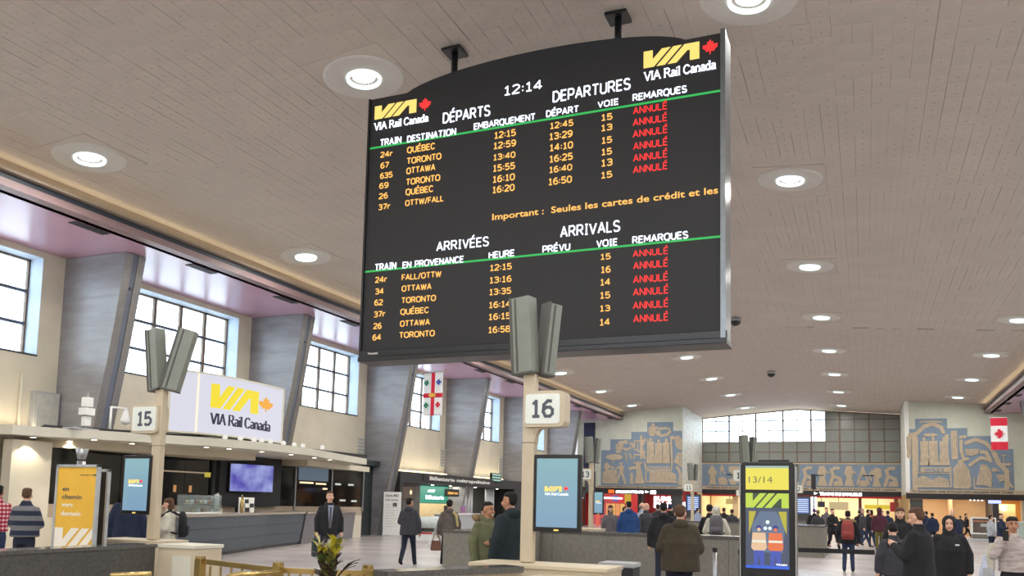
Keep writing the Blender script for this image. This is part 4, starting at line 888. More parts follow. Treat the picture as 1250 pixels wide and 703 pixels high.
o = thing('brass_handrail', 'short brass rail end at the bottom edge below the beige end block', 'railing', (-6.98, 6.72, 0))
obj('rail', MB().tube((-0.3, -0.1, .84), (0.05, 0.05, .86), 0.03, caps=True), M_BRASS, o, smooth=True); obj('support', MB().tube((0.0, 0, 0), (0.0, 0.0, .84), 0.02), M_BRASS, o)

# croton plant in planter
t_ = thing('potted_croton', 'yellow and green leafy potted plant in front of brass railing', 'plant', (-4.68, 6.75, 0))
obj('planter', MB().stack([(0, 0, 0, .15, .15), (0, 0, 0.8, .2, .2), (0, 0, 0.82, .21, .21)], 24), M_DARKGREY, t_, smooth=True)
obj('soil', MB().stack([(0, 0, 0.80, .19, .19), (0, 0, 0.825, .185, .185)], 24), mat('soil', C(60, 46, 36), .9), t_)
LM = [mat('leaf_green', C(78, 92, 44), .4, var=.3, scale=12), mat('leaf_yellow', C(190, 178, 52), .4, var=.25, scale=12), mat('leaf_dark', C(58, 44, 34), .4, var=.3, scale=12), mat('leaf_olive', C(120, 118, 52), .4, var=.3, scale=12)]
lf = []
for m_ in LM:
    mb = MB(); ws = [(0, .008), (.25, .032), (.55, .045), (.8, .034), (1, .004)]
    for t, w in ws: z = 0.03 * math.sin(t * 3); mb.v += [(-w, t * .2, z + .006), (0, t * .2, z), (w, t * .2, z + .006)]
    for i in range(4):
        for j in range(2): mb.f.append((i * 3 + j, i * 3 + j + 1, i * 3 + j + 4, i * 3 + j + 3))
    me_ = mb.mesh('leaf'); me_.materials.append(m_); me_.polygons.foreach_set('use_smooth', [True] * len(me_.polygons)); lf.append(me_)
rnd = random.Random(3)
for sx, sy, tz, lean in ((-.08, 0, 1.22, -.1), (-.02, .02, 1.2, -.02), (.03, 0, 1.26, .03), (.07, -.03, 1.22, .1)):
    obj('stem', MB().tube((sx * .4, sy, .82), (sx + lean * .4, sy, tz), 0.009, 0.005, 8), LM[2], t_)
    for i in range(24):
        q = i / 23; z = .86 + (tz - .86) * q; x = sx * (.4 + .6 * q) + lean * .4 * q
        o_ = bpy.data.objects.new('leaf', lf[0]); COL.objects.link(o_); o_.parent = t_
        o_.location = (x, sy, z); a = rnd.uniform(0, 6.28); el = rnd.uniform(.5, 1.2)
        o_.rotation_euler = (el, 0, a); s_ = rnd.uniform(.55, .85); o_.scale = (s_ * 1.1, s_, s_)
        o_.data = lf[1 if q > .7 and rnd.random() < .5 else rnd.choice((0, 3, 3, 2, 2))]
for i in range(3):
    o_ = bpy.data.objects.new('leaf', lf[2]); COL.objects.link(o_); o_.parent = t_; o_.location = (.08 + i * .03, 0, .93 + i * .03); o_.rotation_euler = (.6, 0, R(-75 - i * 5)); o_.scale = (.9, 1.2, 1)
t_ = thing('dark_plant', 'small dark leafy plant at the bottom edge by the granite parapet', 'plant', (-4.28, 7.3, 0))
obj('planter', MB().stack([(0, 0, 0, .12, .12), (0, 0, 0.78, .16, .16)], 20), M_DARKGREY, t_, smooth=True)
for i in range(22):
    o_ = bpy.data.objects.new('leaf', lf[2]); COL.objects.link(o_); o_.parent = t_; o_.location = (rnd.uniform(-.08, .08), rnd.uniform(-.05, .05), rnd.uniform(.76, .84)); o_.rotation_euler = (rnd.uniform(.2, 1.0), 0, rnd.uniform(0, 6.28)); o_.scale = (.6, .45, .5)

# ================================================================== ticket kiosk 13/14
t_ = thing('information_kiosk', 'tall black kiosk showing yellow 13/14 panel and two workers in hi-vis jackets', 'kiosk', (-1.03, 9.95, 0))
obj('body', MB().prism(rounded(-.29, .30, 0.0, 2.22, .05), 0.0, 0.16), M_BLACK, t_, bevel=0.01)
obj('steel_edge', MB().box(.30, .315, -0.01, 0.17, 0.0, 2.17), M_STEEL, t_); obj('steel_edge', MB().box(-.305, -.29, -0.01, 0.17, 0.0, 2.17), M_STEEL, t_)
obj('top_cap', MB().box(-.1, .24, .02, .14, 2.22, 2.245), M_MBLACK, t_)
obj('upper_screen', MB().box(-.235, .235, -.008, 0, 1.905, 2.165), led('kiosk_yellow', 240, 226, 84, 1.0), t_)
obj('status_bar', MB().box(-.235, .235, -.010, -.008, 2.15, 2.175), led('kiosk_bar', 170, 200, 190, .9), t_)
text('screen_text', '13/14', mat('kiosk_digit', C(120, 120, 90), .5), t_, -.2, .06, 2.02, 0.075, -0.009, bold=0.0, depth=0.004)
obj('lower_screen', MB().box(-.235, .235, -.008, 0, 1.02, 1.865), led('kiosk_dark_blue', 84, 96, 122, .7), t_)
scr = []
def flat(nm, mb, m_): return obj(nm, mb, m_, t_)
flat('picture_sky', MB().box(-.235, .235, -.010, -.008, 1.70, 1.865), led('k_green', 60, 84, 56, .8))
via = MB()
for P, x0 in ((V_V, 0), (V_I, 0), (V_A, 0)): via.prism([(-.235 + x / 1.8 * .47, 1.70 + z * .165) for x, z in P], -.012, -.010)
flat('picture_logo', via, led('k_logo', 196, 220, 76, 1.0))
flat('picture_locomotive', MB().prism([(-.15, 1.2), (-.17, 1.5), (-.08, 1.66), (.1, 1.66), (.19, 1.5), (.17, 1.2)], -.0105, -.009), led('k_loco', 110, 130, 160, .8))
flat('picture_side', MB().prism([(-.2, 1.4), (-.2, 1.66), (-.12, 1.66)], -.0106, -.009).prism([(.21, 1.4), (.21, 1.66), (.12, 1.66)], -.0106, -.009), led('k_yel2', 210, 200, 60, .8))
flat('picture_headlight', MB().disc(-.02, 1.47, .018, -.0125, -.011).disc(.03, 1.47, .018, -.0125, -.011).disc(.005, 1.54, .02, -.0125, -.011), led('k_light', 220, 255, 240, 1.5))
for cx, jc, nm in ((-.09, (240, 200, 160), 'picture_worker'), (.09, (240, 120, 70), 'picture_worker')):
    flat('picture_helmet', MB().disc(cx, 1.475, .03, -.015, -.012), led('k_helm', 50, 62, 150, .9))
    flat(nm, MB().disc(cx, 1.455, .02, -.0165, -.015).prism([(cx - .07, 1.42), (cx + .07, 1.42), (cx + .085, 1.25), (cx + .06, 1.22), (cx - .06, 1.22), (cx - .085, 1.25)], -.014, -.012), led('k_w%d' % jc[1], *jc, .95))
    flat('picture_trousers', MB().prism([(cx - .055, 1.22), (cx + .055, 1.22), (cx + .06, 1.05), (cx + .015, 1.05), (cx, 1.18), (cx - .015, 1.05), (cx - .06, 1.05)], -.014, -.012), led('k_tr', 70, 90, 190, .9))
    flat('picture_stripe', MB().box(cx - .075, cx + .075, -.0155, -.014, 1.31, 1.335), led('k_st', 235, 240, 220, 1.0))
flat('picture_floor', MB().box(-.235, .235, -.0125, -.011, 1.02, 1.055), led('k_fl', 50, 100, 220, 1.0))
text('screen_text', 'TRAIN', L_WHITE, t_, .09, .21, 1.07, .018, -.013, depth=.002)

# yellow poster boards on the left
def poster(x, y, w, z0, z1, label, full=True, rz=0):
    t_ = thing('poster_stand', label, 'poster', (x, y, 0), rz); a = w / 2
    obj('frame', MB().box(-a, a, -.03, .03, z1 - .04, z1).box(-a, a, -.03, .03, z0, z0 + .04).box(-a, -a + .04, -.03, .03, z0, z1).box(a - .04, a, -.03, .03, z0, z1), M_ALU, t_, bevel=.006)
    obj('foot', MB().box(-a, a, -.25, .25, 0, .03), M_ALU, t_); obj('upright', MB().box(-a, -a + .05, -.03, .03, .03, z0), M_ALU, t_); obj('upright', MB().box(a - .05, a, -.03, .03, .03, z0), M_ALU, t_)
    pr = obj('print', MB().box(-a + .04, a - .04, -.015, .015, z0 + .04, z1 - .04), M_YEL if full else M_BLACK, t_)
    if full:
        H = z1 - z0
        for s_, q, m_, xw in (('en', .725, M_PRDARK, .13), ('chemin', .635, M_PRDARK, .40), ('vers', .545, M_PAPER, .23), ('demain', .445, M_PAPER, .40)):
            text('poster_text', s_, m_, t_, -a + .15, -a + .15 + xw, z0 + H * q, H * .055, -.016, depth=.003, bold=.015)
        for P in (V_V, V_I, V_A):
            obj('logo_letter', MB().prism([(min(a - .041, -a + .045 + px / 1.8 * 1.02), z0 + .045 + pz * H * .245) for px, pz in P], -.019, -.015), M_PAPER, t_)
        text('poster_text', 'viarail.ca', M_PRDARK, t_, a - .38, a - .12, z1 - .15, .015, -.016, depth=.003)
        text('poster_text', 'VIA', M_PRDARK, t_, a - .11, a - .05, z1 - .15, .025, -.016, depth=.003, bold=.05)
    return t_
poster(-10.71, 9.0, .86, .82, 2.11, 'yellow poster stand reading en chemin vers demain')
poster(-10.98, 9.42, .86, .82, 2.06, 'second poster stand seen edge-on behind the yellow poster', False)
t_ = thing('steel_ash_column', 'slim steel column with flared top behind the yellow poster', 'column', (-11.85, 10.0, 0))
obj('tube', MB().tube((0, 0, 0), (0, 0, 2.22), .065, n=20), M_STEEL, t_, smooth=True); obj('flared_top', MB().tube((0, 0, 2.24), (0, 0, 2.42), .06, .1, n=20), M_STEEL, t_, smooth=True)

# ================================================================== service counter on the left
cf = [(-15.9, 14.2), (-16.1, 15.6), (-17.12, 19.08), (-18.51, 22.84), (-19.42, 26.04)]
def off(p, d, nx=0.93, ny=-0.36): return (p[0] + nx * d, p[1] + ny * d)
t_ = thing('service_counter', 'long curved blue-grey service counter with beige top on the left', 'counter', (0, 0, 0))
ft = [off(p, .28) for p in cf]; bk = [(p[0] - .75, p[1] + .1) for p in cf]
for i in range(len(cf) - 1):
    a, b, c_, d_ = cf[i], cf[i + 1], bk[i + 1], bk[i]
    at_, bt_ = ft[i], ft[i + 1]
    obj('front_panel', MB().hull8([(a[0], a[1], .1), (b[0], b[1], .1), (c_[0], c_[1], .1), (d_[0], d_[1], .1), (at_[0], at_[1], 1.14), (bt_[0], bt_[1], 1.14), (c_[0], c_[1], 1.14), (d_[0], d_[1], 1.14)]), M_COUNTERB, t_)
    obj('kick_plate', MB().vprism([(a[0] - .06, a[1]), (b[0] - .06, b[1]), c_, d_], 0, .1), M_BLACK, t_)
tp = [off(p, .34) for p in cf]; obj('counter_top', MB().vprism(tp + [(p[0], p[1]) for p in bk[::-1]], 1.14, 1.21), M_COUNTERT, t_)
for i, zz in enumerate((.45, .8)):
    for j in range(len(cf) - 1):
        q = (zz - .1) / 1.04 * .28 + .004; a = off(cf[j], q); b = off(cf[j + 1], q)
        obj('panel_joint', MB().bar((a[0], a[1], zz), (b[0], b[1], zz), .006, .008), M_MBLACK, t_)
t_ = thing('service_counter', 'grey slanted end section of the service counter behind the man in a tie', 'counter', (0, 0, 0))
g0, g1 = (-19.46, 26.2), (-21.0, 31.95)
G0, G1 = off(g0, .3), off(g1, .1, .9, .6)
obj('front_panel', MB().hull8([(*g0, 0), (*g1, 0), (-21.2, 31.9, 0), (-20.2, 26.3, 0), (*G0, 1.14), (*G1, 1.14), (-21.2, 32.1, 1.14), (-20.2, 26.3, 1.14)]), M_COUNTERG, t_)
obj('counter_top', MB().vprism([off(g0, .38), off(G1, .1), (-21.2, 32.3), (-20.2, 26.3)], 1.14, 1.21), M_COUNTERT, t_)

XB = -21.3
sb = struct('wall_service_back', MB().box(XB - .3, XB, 14.0, 33.1, 0, 1.0), M_CREAM)
obj('splash_back', MB().box(XB - .3, XB, 14.0, 33.1, 1.0, 1.38), mat('beige_splash', C(176, 158, 136), .5, var=.06), sb)
def glz(y0, y1, z0, z1, m=M_GLASSBLK, nm='glazing_panel', x=XB, th=.05): return obj(nm, MB().box(x - th, x, y0, y1, z0, z1), m, sb)
for i in range(5): glz(16.75 + i * 1.34, 16.75 + (i + 1) * 1.34 - .02, 1.38, 3.0)
glz(23.5, 26.9, 1.38, 3.3, M_MBLACK, 'black_wall_panel', XB + .25, .5); glz(26.92, 28.1, 1.38, 3.1)
for i in range(2): glz(28.12 + i * 2.5, 28.12 + (i + 1) * 2.5 - .03, 1.38, 3.0)
for y in (23.46, 28.08, 30.6, 33.08): obj('steel_jamb', MB().box(XB - .02, XB + .07, y - .035, y + .035, 1.2, 3.05), M_STEEL, sb)
obj('cream_column', MB().box(XB, XB + .35, 15.5, 16.7, 0, 3.1), M_CREAM, sb)
# glowing boxes stand for lit shelves and little lamps reflected in the black panels
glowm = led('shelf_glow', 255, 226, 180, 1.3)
obj('shelf_glow_strip', MB().box(XB + .01, XB + .03, 20.5, 23.3, 2.48, 2.53), led('dim_glow', 200, 176, 146, .5), sb)
for y in (20.9, 21.6, 22.3): obj('lamp_reflection', MB().box(XB + .01, XB + .05, y, y + .1, 1.82, 2.05), led('lamp_reflection_glow', 230, 170, 110, .6), sb)
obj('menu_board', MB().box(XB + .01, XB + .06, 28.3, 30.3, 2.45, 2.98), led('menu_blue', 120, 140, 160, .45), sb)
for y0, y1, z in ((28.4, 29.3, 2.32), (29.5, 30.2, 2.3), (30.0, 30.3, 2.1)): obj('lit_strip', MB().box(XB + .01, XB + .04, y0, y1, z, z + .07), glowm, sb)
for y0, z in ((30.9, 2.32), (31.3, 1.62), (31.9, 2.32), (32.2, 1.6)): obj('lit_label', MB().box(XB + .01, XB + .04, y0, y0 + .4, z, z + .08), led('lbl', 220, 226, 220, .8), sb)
t_ = thing('yellow_exit_sign', 'small lit yellow square sign on the black wall left of television', 'sign', (XB + .02, 23.15, 2.45), R(90))
obj('face', MB().box(-.15, .1, -.04, 0, -.08, .08), led('exit_y', 210, 190, 70, .8), t_)
obj('back', MB().box(-.17, .12, 0, .02, -.1, .1), M_BLACK, t_)
# television
t_ = thing('television', 'wall television showing a violet-blue picture above the service counter', 'television', (-20.75, 24.85, 1.9), R(78))
obj('bezel', MB().box(-.98, .98, 0, .1, -.02, 1.02), M_BLACK, t_, bevel=.01)
def tvm():
    m = bpy.data.materials.new('tv_picture'); m.use_nodes = True; n = m.node_tree.nodes; l = m.node_tree.links; b = n['Principled BSDF']
    t = n.new('ShaderNodeTexCoord'); nz = n.new('ShaderNodeTexNoise'); nz.inputs['Scale'].default_value = 1.4; rp = n.new('ShaderNodeValToRGB')
    rp.color_ramp.elements[0].position = .35; rp.color_ramp.elements[0].color = C(84, 74, 190); rp.color_ramp.elements[1].position = .6; rp.color_ramp.elements[1].color = C(170, 180, 240)
    l.new(t.outputs['Object'], nz.inputs['Vector']); l.new(nz.outputs[0], rp.inputs[0]); b.inputs['Base Color'].default_value = (.02, .02, .02, 1); l.new(rp.outputs[0], b.inputs['Emission Color']); b.inputs['Emission Strength'].default_value = .8
    return m
obj('picture', MB().box(-.95, .95, -.008, 0, .01, .99), tvm(), t_)
obj('wall_arm', MB().box(-.1, .1, .1, .32, .4, .6), M_DARKGREY, t_)

# canopy
cn = [(-22.8, 14.6), (-20.6, 15.2), (-20.3, 16.1), (-19.6, 17.2), (-18.9, 18.4), (-18.2, 19.6), (-17.8, 20.7), (-17.65, 21.8), (-17.8, 24.0), (-18.5, 26.6), (-19.1, 28.8), (-19.6, 30.7), (-22.8, 31.2)]
canopy = struct('service_canopy', MB().vprism(cn, 3.2, 3.45), M_CREAM2)
cp = [(-21.5, 16.6), (-20.9, 17.3), (-20.3, 18.6), (-19.7, 20.2), (-19.4, 21.8), (-19.6, 23.6), (-21.5, 23.6)]
obj('lower_bulkhead', MB().vprism(cp, 2.98, 3.2), M_CREAM, canopy)
obj('lower_bulkhead', MB().vprism([(-21.5, 27.0), (-20.0, 27.1), (-20.2, 29.0), (-20.9, 33.0), (-21.5, 33.0)], 2.98, 3.2), M_CREAM, canopy)
for x, y in ((-20.7, 15.9), (-20.9, 17.2), (-19.6, 16.9), (-19.65, 18.25), (-18.4, 19.9), (-18.15, 20.6), (-17.95, 21.9), (-17.95, 23.4), (-18.3, 25.2), (-18.6, 26.6)):  # the first spot is an added one, put in to brighten the cream column
    s_ = obj('canopy_spot', MB().tube((x, y, 3.199), (x, y, 3.17), .09, n=16), M_STEEL, canopy); obj('spot_lens', MB().tube((x, y, 3.169), (x, y, 3.166), .07, n=16), L_SPOT, s_)
    lt = bpy.data.lights.new('canopy_spot', 'SPOT'); lt.energy = 70; lt.spot_size = R(100); lt.color = (1, .9, .72); lt.shadow_soft_size = .06
    o_ = bpy.data.objects.new('canopy_spot_light', lt); COL.objects.link(o_); o_.location = (x, y, 3.14); o_.parent = canopy
obj('lower_canopy_recess', MB().box(-22.8, -21.4, 12.5, 14.55, 2.7, 3.1), M_BLACK, canopy)
# globes on a cable on top of the canopy
for i, (x, y) in enumerate([(-18.75, 20.75), (-18.58, 21.25), (-18.47, 21.77), (-18.46, 22.13), (-18.4, 22.5), (-18.44, 23.23), (-18.57, 23.98), (-18.52, 24.4), (-18.3, 25.25)]):
    y2 = y - .05; X = x + .33
    t_ = thing('globe_lamp', 'white globe bulb on the canopy edge under the lit sign, %s from the left' % ('first', 'second', 'third', 'fourth', 'fifth', 'sixth', 'seventh', 'eighth', 'ninth')[i], 'lamp', (X, y2, 3.452), 0, 'white globe bulbs along the canopy')
    obj('globe', MB().ell((0, 0, .09), .085, .085, .085), L_GLOBE, t_, smooth=True); obj('socket', MB().tube((0, 0, 0), (0, 0, .02), .03), M_BLACK, t_)
t_ = thing('cable_bundle', 'dark bundle of cables and conduit lying along the top of canopy', 'cable', (0, 0, 0))
cb = [(-20.6, 16.2, 3.5), (-19.9, 17.3, 3.5), (-19.2, 18.5, 3.5), (-18.75, 20.0, 3.5), (-18.5, 21.8, 3.5), (-18.6, 24.0, 3.5), (-18.9, 26.3, 3.5)]
for k in range(3):
    mb = MB()
    for a, b in zip(cb[:-1], cb[1:]): mb.tube((a[0] - k * .09, a[1], 3.49 + .03 * (k % 2)), (b[0] - k * .09, b[1], 3.49 + .03 * ((k + 1) % 2)), .03, n=8, caps=True)
    obj('cable', mb, M_MBLACK, t_, smooth=True)
obj('junction_box', MB().box(-19.1, -18.95, 20.1, 20.5, 3.452, 3.56), mat('red_brown', C(120, 70, 60), .6), t_)
t_ = thing('roof_edge_box', 'long dark box on far end of the canopy roof', 'box', (-19.75, 27.4, 3.452)); obj('box_body', MB().box(-.15, .15, -2.6, 3.3, 0, .14), M_MBLACK, t_); obj('box_lid', MB().box(-.17, .17, -2.6, 3.3, .14, .16), M_DARKGREY, t_)

# lit curved sign
SG = [(-19.0, 18.9), (-18.85, 19.3), (-18.6, 19.75), (-18.46, 20.4), (-18.4, 21.1), (-18.42, 21.9), (-18.5, 22.8), (-18.62, 23.7)]
SG = [(x, y) for x, y in SG]
def arc(sv):
    n_ = len(SG) - 1; i = min(int(sv * n_), n_ - 1); q = sv * n_ - i
    return (SG[i][0] + (SG[i + 1][0] - SG[i][0]) * q, SG[i][1] + (SG[i + 1][1] - SG[i][1]) * q)
t_ = thing('lit_company_sign', 'large curved glowing white lightbox sign with yellow letters above the canopy', 'sign', (0, 0, 0))
z0s, z1s = 3.62, 5.42
inn = [(x - .55, y) for x, y in SG]
obj('lightbox', MB().vprism(SG + inn[::-1], z0s, z1s), led('sign_glow', 226, 226, 240, .92), t_)
obj('bottom_frame', MB().vprism([(x + .03, y) for x, y in SG] + [(x - .03, y) for x, y in inn[::-1]], z0s - .05, z0s), M_CREAM2, t_)
obj('top_frame', MB().vprism([(x + .03, y) for x, y in SG] + [(x - .03, y) for x, y in inn[::-1]], z1s, z1s + .05), M_CREAM2, t_)
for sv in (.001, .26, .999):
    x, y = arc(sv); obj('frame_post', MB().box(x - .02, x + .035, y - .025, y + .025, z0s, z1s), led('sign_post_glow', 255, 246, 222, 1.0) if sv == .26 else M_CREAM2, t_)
for x, y in ((-18.9, 19.8), (-18.8, 21.6), (-18.9, 23.2)): obj('foot', MB().box(x - .05, x + .05, y - .05, y + .05, 3.452, z0s - .05), M_STEEL, t_)
def wrap(o_, a, b, offm=.012):   # lay flat lettering (x 0..1, z metres) onto the curved face
    for v in o_.data.vertices:
        sv = min(1, max(0, a + (b - a) * v.co.x)); x, y = arc(sv); v.co = (x + offm + (0.012 if v.co.y < -.005 else 0), y, v.co.z)
def dense(poly, nseg=6):
    P = []
    for i in range(len(poly)):
        (x0, z0), (x1, z1) = poly[i], poly[(i + 1) % len(poly)]
        for k in range(nseg): P.append((x0 + (x1 - x0) * k / nseg, z0 + (z1 - z0) * k / nseg))
    return P
L_SY = led('sign_yellow', 246, 222, 20, 1.0); L_SL = led('sign_leaf', 244, 170, 40, 1.0); M_SNAVY = mat('sign_navy', C(40, 40, 70), .5)
for P in (V_V, V_I, V_A):
    o_ = obj('logo_letter', MB().prism([(x / 1.8, 4.42 + z * .74) for x, z in P], -.01, 0), L_SY, t_); wrap(o_, .36, .76)
o_ = obj('maple_leaf', MB().prism([(.5 + x * .85, 4.66 + z * .40) for x, z in LEAF], -.01, 0), L_SL, t_); wrap(o_, .77, .89)
o_ = serif_text(t_, 'VIA Rail Canada', 0, 1, 3.92, .33, 0, M_SNAVY, w=.085, depth=.01); wrap(o_, .37, .88)
lt = bpy.data.lights.new('cove', 'AREA'); lt.shape = 'RECTANGLE'; lt.size = .15; lt.size_y = 18; lt.energy = COVE_W * 1.6; lt.color = (1, .84, .58)
def cove(nm, x, y0, y1, z, parent):
    obj('cove_tube', MB().tube((x, y0, z), (x, y1, z), .03, n=8), led('cove_glow', 255, 226, 170, 4.0), parent)
    l2 = lt.copy(); l2.size_y = y1 - y0; l2.energy = COVE_W * (y1 - y0) / 9
    o_ = bpy.data.objects.new(nm, l2); COL.objects.link(o_); o_.location = (x + .02, (y0 + y1) / 2, z + .06); o_.rotation_euler = (R(180), R(20), 0); o_.parent = parent
cove('cove_light', -22.6, 9.0, 17.4, 3.52, canopy)
# boxes and camera standing on the canopy
t_ = thing('relay_boxes', 'stack of small white boxes on a mast on the canopy roof', 'equipment', (-20.05, 16.98, 3.452))
obj('mast', MB().tube((0, 0, 0), (0, 0, 1.05), .02, n=8), M_GREYP, t_)
for z, w in ((.12, .09), (.42, .15), (.66, .11)): obj('white_box', MB().box(-w, w, -w, w, z, z + (.26 if w < .14 else .2)), M_WHITE, t_, bevel=.01)
t_ = thing('security_camera', 'white dome security camera hanging from a bent arm above canopy', 'camera', (-20.0, 17.75, 3.452))
obj('arm', MB().tube((0, 0, 0), (0, 0, .75), .035, n=12).tube((0, 0, .74), (.12, .42, .74), .03, n=12, caps=True).tube((.12, .42, .74), (.12, .42, .66), .03, n=12), M_WHITE, t_, smooth=True)
obj('camera_housing', MB().tube((.12, .42, .64), (.12, .42, .40), .07, .14, 18, caps=True), M_WHITE, t_, smooth=True); obj('dome', MB().ell((.12, .42, .37), .1, .1, .11), M_BLACK, t_, smooth=True)
obj('base_plate', MB().box(-.3, .12, -1.3, .3, 0, .05), M_GREYP, t_)
# on the counter
t_ = thing('glass_display_case', 'glass food display case on the service counter beside gate post 15', 'display case', (-17.45, 18.75, 1.211), R(110))
obj('glass_case', MB().box(-1.0, 1.0, -.22, -.2, .04, .5).box(-1.0, 1.0, .2, .22, .04, .5).box(-1, -.98, -.2, .2, .04, .5).box(.98, 1, -.2, .2, .04, .5).box(-1, 1, -.22, .22, .5, .515), M_VITRINE, t_)
obj('case_base', MB().box(-1.02, 1.02, -.24, .24, 0, .04), M_WHITE, t_); obj('mid_shelf', MB().box(-.97, .97, -.18, .18, .26, .27), M_STEEL, t_)
rnd = random.Random(11)
for i in range(12):
    z = .04 if i % 2 else .275; x = -.85 + i * .15
    o_ = tag(obj('pastry_plate', MB().stack([(0, 0, 0, .06, .06), (0, 0, .015, .085, .085)], 14).ell((0, 0, .06), .06, .05, .05, 10, 6), mat('pastry%d' % (i % 3), (C(214, 190, 150), C(170, 110, 70), C(230, 226, 220))[i % 3], .6), smooth=True), 'plate with a pastry inside the glass display case on counter', 'food', 'plates in the glass display case')
    o_['label'] = 'plate with %s, %s' % (('a pale pastry', 'a brown cake', 'a white bun')[i % 3], ('lower' if i % 2 else 'upper') + ' level of display case, ' + ('first', 'second', 'third', 'fourth', 'fifth', 'sixth')[i // 2] + ' from left'); q = R(110); o_.location = (-17.45 + x * math.cos(q), 18.75 + x * math.sin(q), 1.212 + z)
t_ = thing('brochure_rack', 'white and black brochure rack on the counter below the television', 'rack', (-18.2, 21.6, 1.211), R(75))
obj('back_board', MB().box(-.28, .28, 0, .03, 0, .48), M_WHITE, t_)
for i in range(3):
    for j in range(3): obj('leaflet', MB().box(-.26 + i * .18, -.12 + i * .18, -.06 + j * .02, -.05 + j * .02, .02 + j * .13, .16 + j * .13), M_MBLACK if (i + j) % 2 else M_WHITE, t_)
t_ = thing('payment_terminal', 'small beige card terminal on the display case', 'terminal', (-17.9, 20.0, 1.211)); obj('body', MB().box(-.1, .1, -.08, .08, 0, .12), M_POST, t_, bevel=.01); obj('display', MB().box(-.09, .09, -.085, -.08, .12, .55), M_SIGNW, t_); obj('stem', MB().box(-.02, .02, -.08, -.05, .1, .6), M_GREYP, t_)
t_ = thing('bottle_display', 'gold bottle standing on the counter under the television', 'bottle', (-18.0, 21.15, 1.211)); obj('bottle_body', MB().tube((0, 0, 0), (0, 0, .4), .05, .045, 16), M_BRASS, t_, smooth=True); obj('neck', MB().tube((0, 0, .4), (0, 0, .55), .04, .02, 12), M_BRASS, t_, smooth=True)
t_ = thing('black_office_chair', 'curved black chair back showing above the counter under television', 'chair', (-20.75, 24.4, 0))
obj('backrest', MB().stack([(0, 0, .95, .3, .06), (0, 0, 1.3, .34, .07), (0, 0, 1.42, .22, .05)], 20), M_BLACK, t_, smooth=True); obj('column', MB().tube((0, 0, .05), (0, 0, .96), .04), M_BLACK, t_); obj('base', MB().tube((0, 0, 0), (0, 0, .05), .28, n=20), M_BLACK, t_)

# dark recess between counter and ticket office
struct('wall_dark_recess', MB().box(-22.6, -22.3, 33.3, 36.2, 0, 3.5).box(-22.8, -21.9, 33.2, 36.2, 3.35, 3.6), mat('dark_teal_metal', C(50, 56, 58), .4, var=.15))

# ================================================================== metropolitan ticket office
XT = -21.2
to = struct('ticket_office', MB().box(-22.84, XT, 36.3, 56.0, 2.62, 3.16), M_MBLACK)
tx = bpy.data.objects.new('office_front', None)
def on_wall(nm, lab, cat, x, y=0.0, z=0.0): return thing(nm, lab, cat, (x, y, z), R(90))
t_ = on_wall('ticket_office_sign', 'white lettering Billetterie métropolitaine on black fascia', 'sign', XT + .01)
obj('sign_strip', MB().box(38.6, 47.6, -.02, 0, 2.78, 3.12), M_BLACK, t_)
text('lettering', 'Billetterie métropolitaine', M_WHITE, t_, 39.3, 47.0, 2.93, .2, -.021, bold=.02, depth=.01)
obj('back_wall', MB().box(-22.84, -22.6, 36.3, 56, 0, 2.62), M_DARKGREY, to)
obj('side_wall', MB().box(-22.6, XT, 36.3, 36.6, 0, 2.62), M_MBLACK, to); obj('side_wall', MB().box(-22.6, -21.55, 36.6, 39.0, 0, 2.62), mat('side_grey', C(84, 80, 76), .5), to); obj('end_wall', MB().box(-22.6, XT, 51.0, 56, 0, 2.62), M_MBLACK, to)
obj('lit_cheek', MB().box(-22.6, -22.0, 38.95, 39.25, 0, 2.62), M_SHOPW, to)
t_ = on_wall('green_ticket_sign', 'glowing green ticket sign panel with white words inside the ticket office', 'sign', -22.58)
obj('green_face', MB().box(39.6, 44.4, -.05, 0, 1.62, 2.58), led('teal_glow', 40, 168, 138, .8), t_)
text('lettering', 'AMT', L_WHITE, t_, 41.6, 42.5, 2.3, .14, -.055, bold=.05); text('lettering', 'Billetterie', L_WHITE, t_, 41.4, 43.6, 1.95, .22, -.055, bold=.03)
obj('cream_panel', MB().box(39.6, 44.4, -.04, 0, .4, 1.6), M_SHOPW, t_)
t_ = on_wall('train_time_display', 'small dark hanging display with orange letters before green sign', 'display', -21.45, 42.6, 2.0)
obj('case', MB().box(-.8, .8, 0, .12, 0, .42), M_BLACK, t_); obj('rod', MB().box(-.02, .02, .04, .08, .42, .62), M_BLACK, t_); text('lettering', 'DÉPART 12:15', L_AMB, t_, -.6, .6, .2, .12, -.006)
for i, (y, w) in enumerate(((44.9, 'left'), (48.0, 'right'))):
    t_ = thing('white_pillar_pair', '%s cluster of slim white pillars at the ticket office opening' % w, 'pillar', (-21.62, y, 0), 0, 'slim white pillars of ticket office')
    for k in range(3): obj('pillar', MB().tube((0, k * .42 - .4, 0), (0, k * .42 - .4, 2.61), .12, n=16), M_GREYP, t_, smooth=True)
t_ = on_wall('green_screen', 'small hanging screen with green rows above the ticket office fascia', 'display', -21.2, 48.1, 3.0)
obj('case', MB().box(-.75, .75, 0, .12, 0, .55), M_BLACK, t_)
for k in range(3): obj('lit_row', MB().box(-.65, .65, -.006, 0, .07 + k * .17, .16 + k * .17), led('mint', 170, 220, 200, .9), t_)
obj('rod', MB().box(-.02, .02, .04, .3, .25, .3), M_BLACK, t_)
t_ = thing('ticket_desk', 'light grey ticket desk in the ticket office opening', 'counter', (-21.0, 42.6, 0))
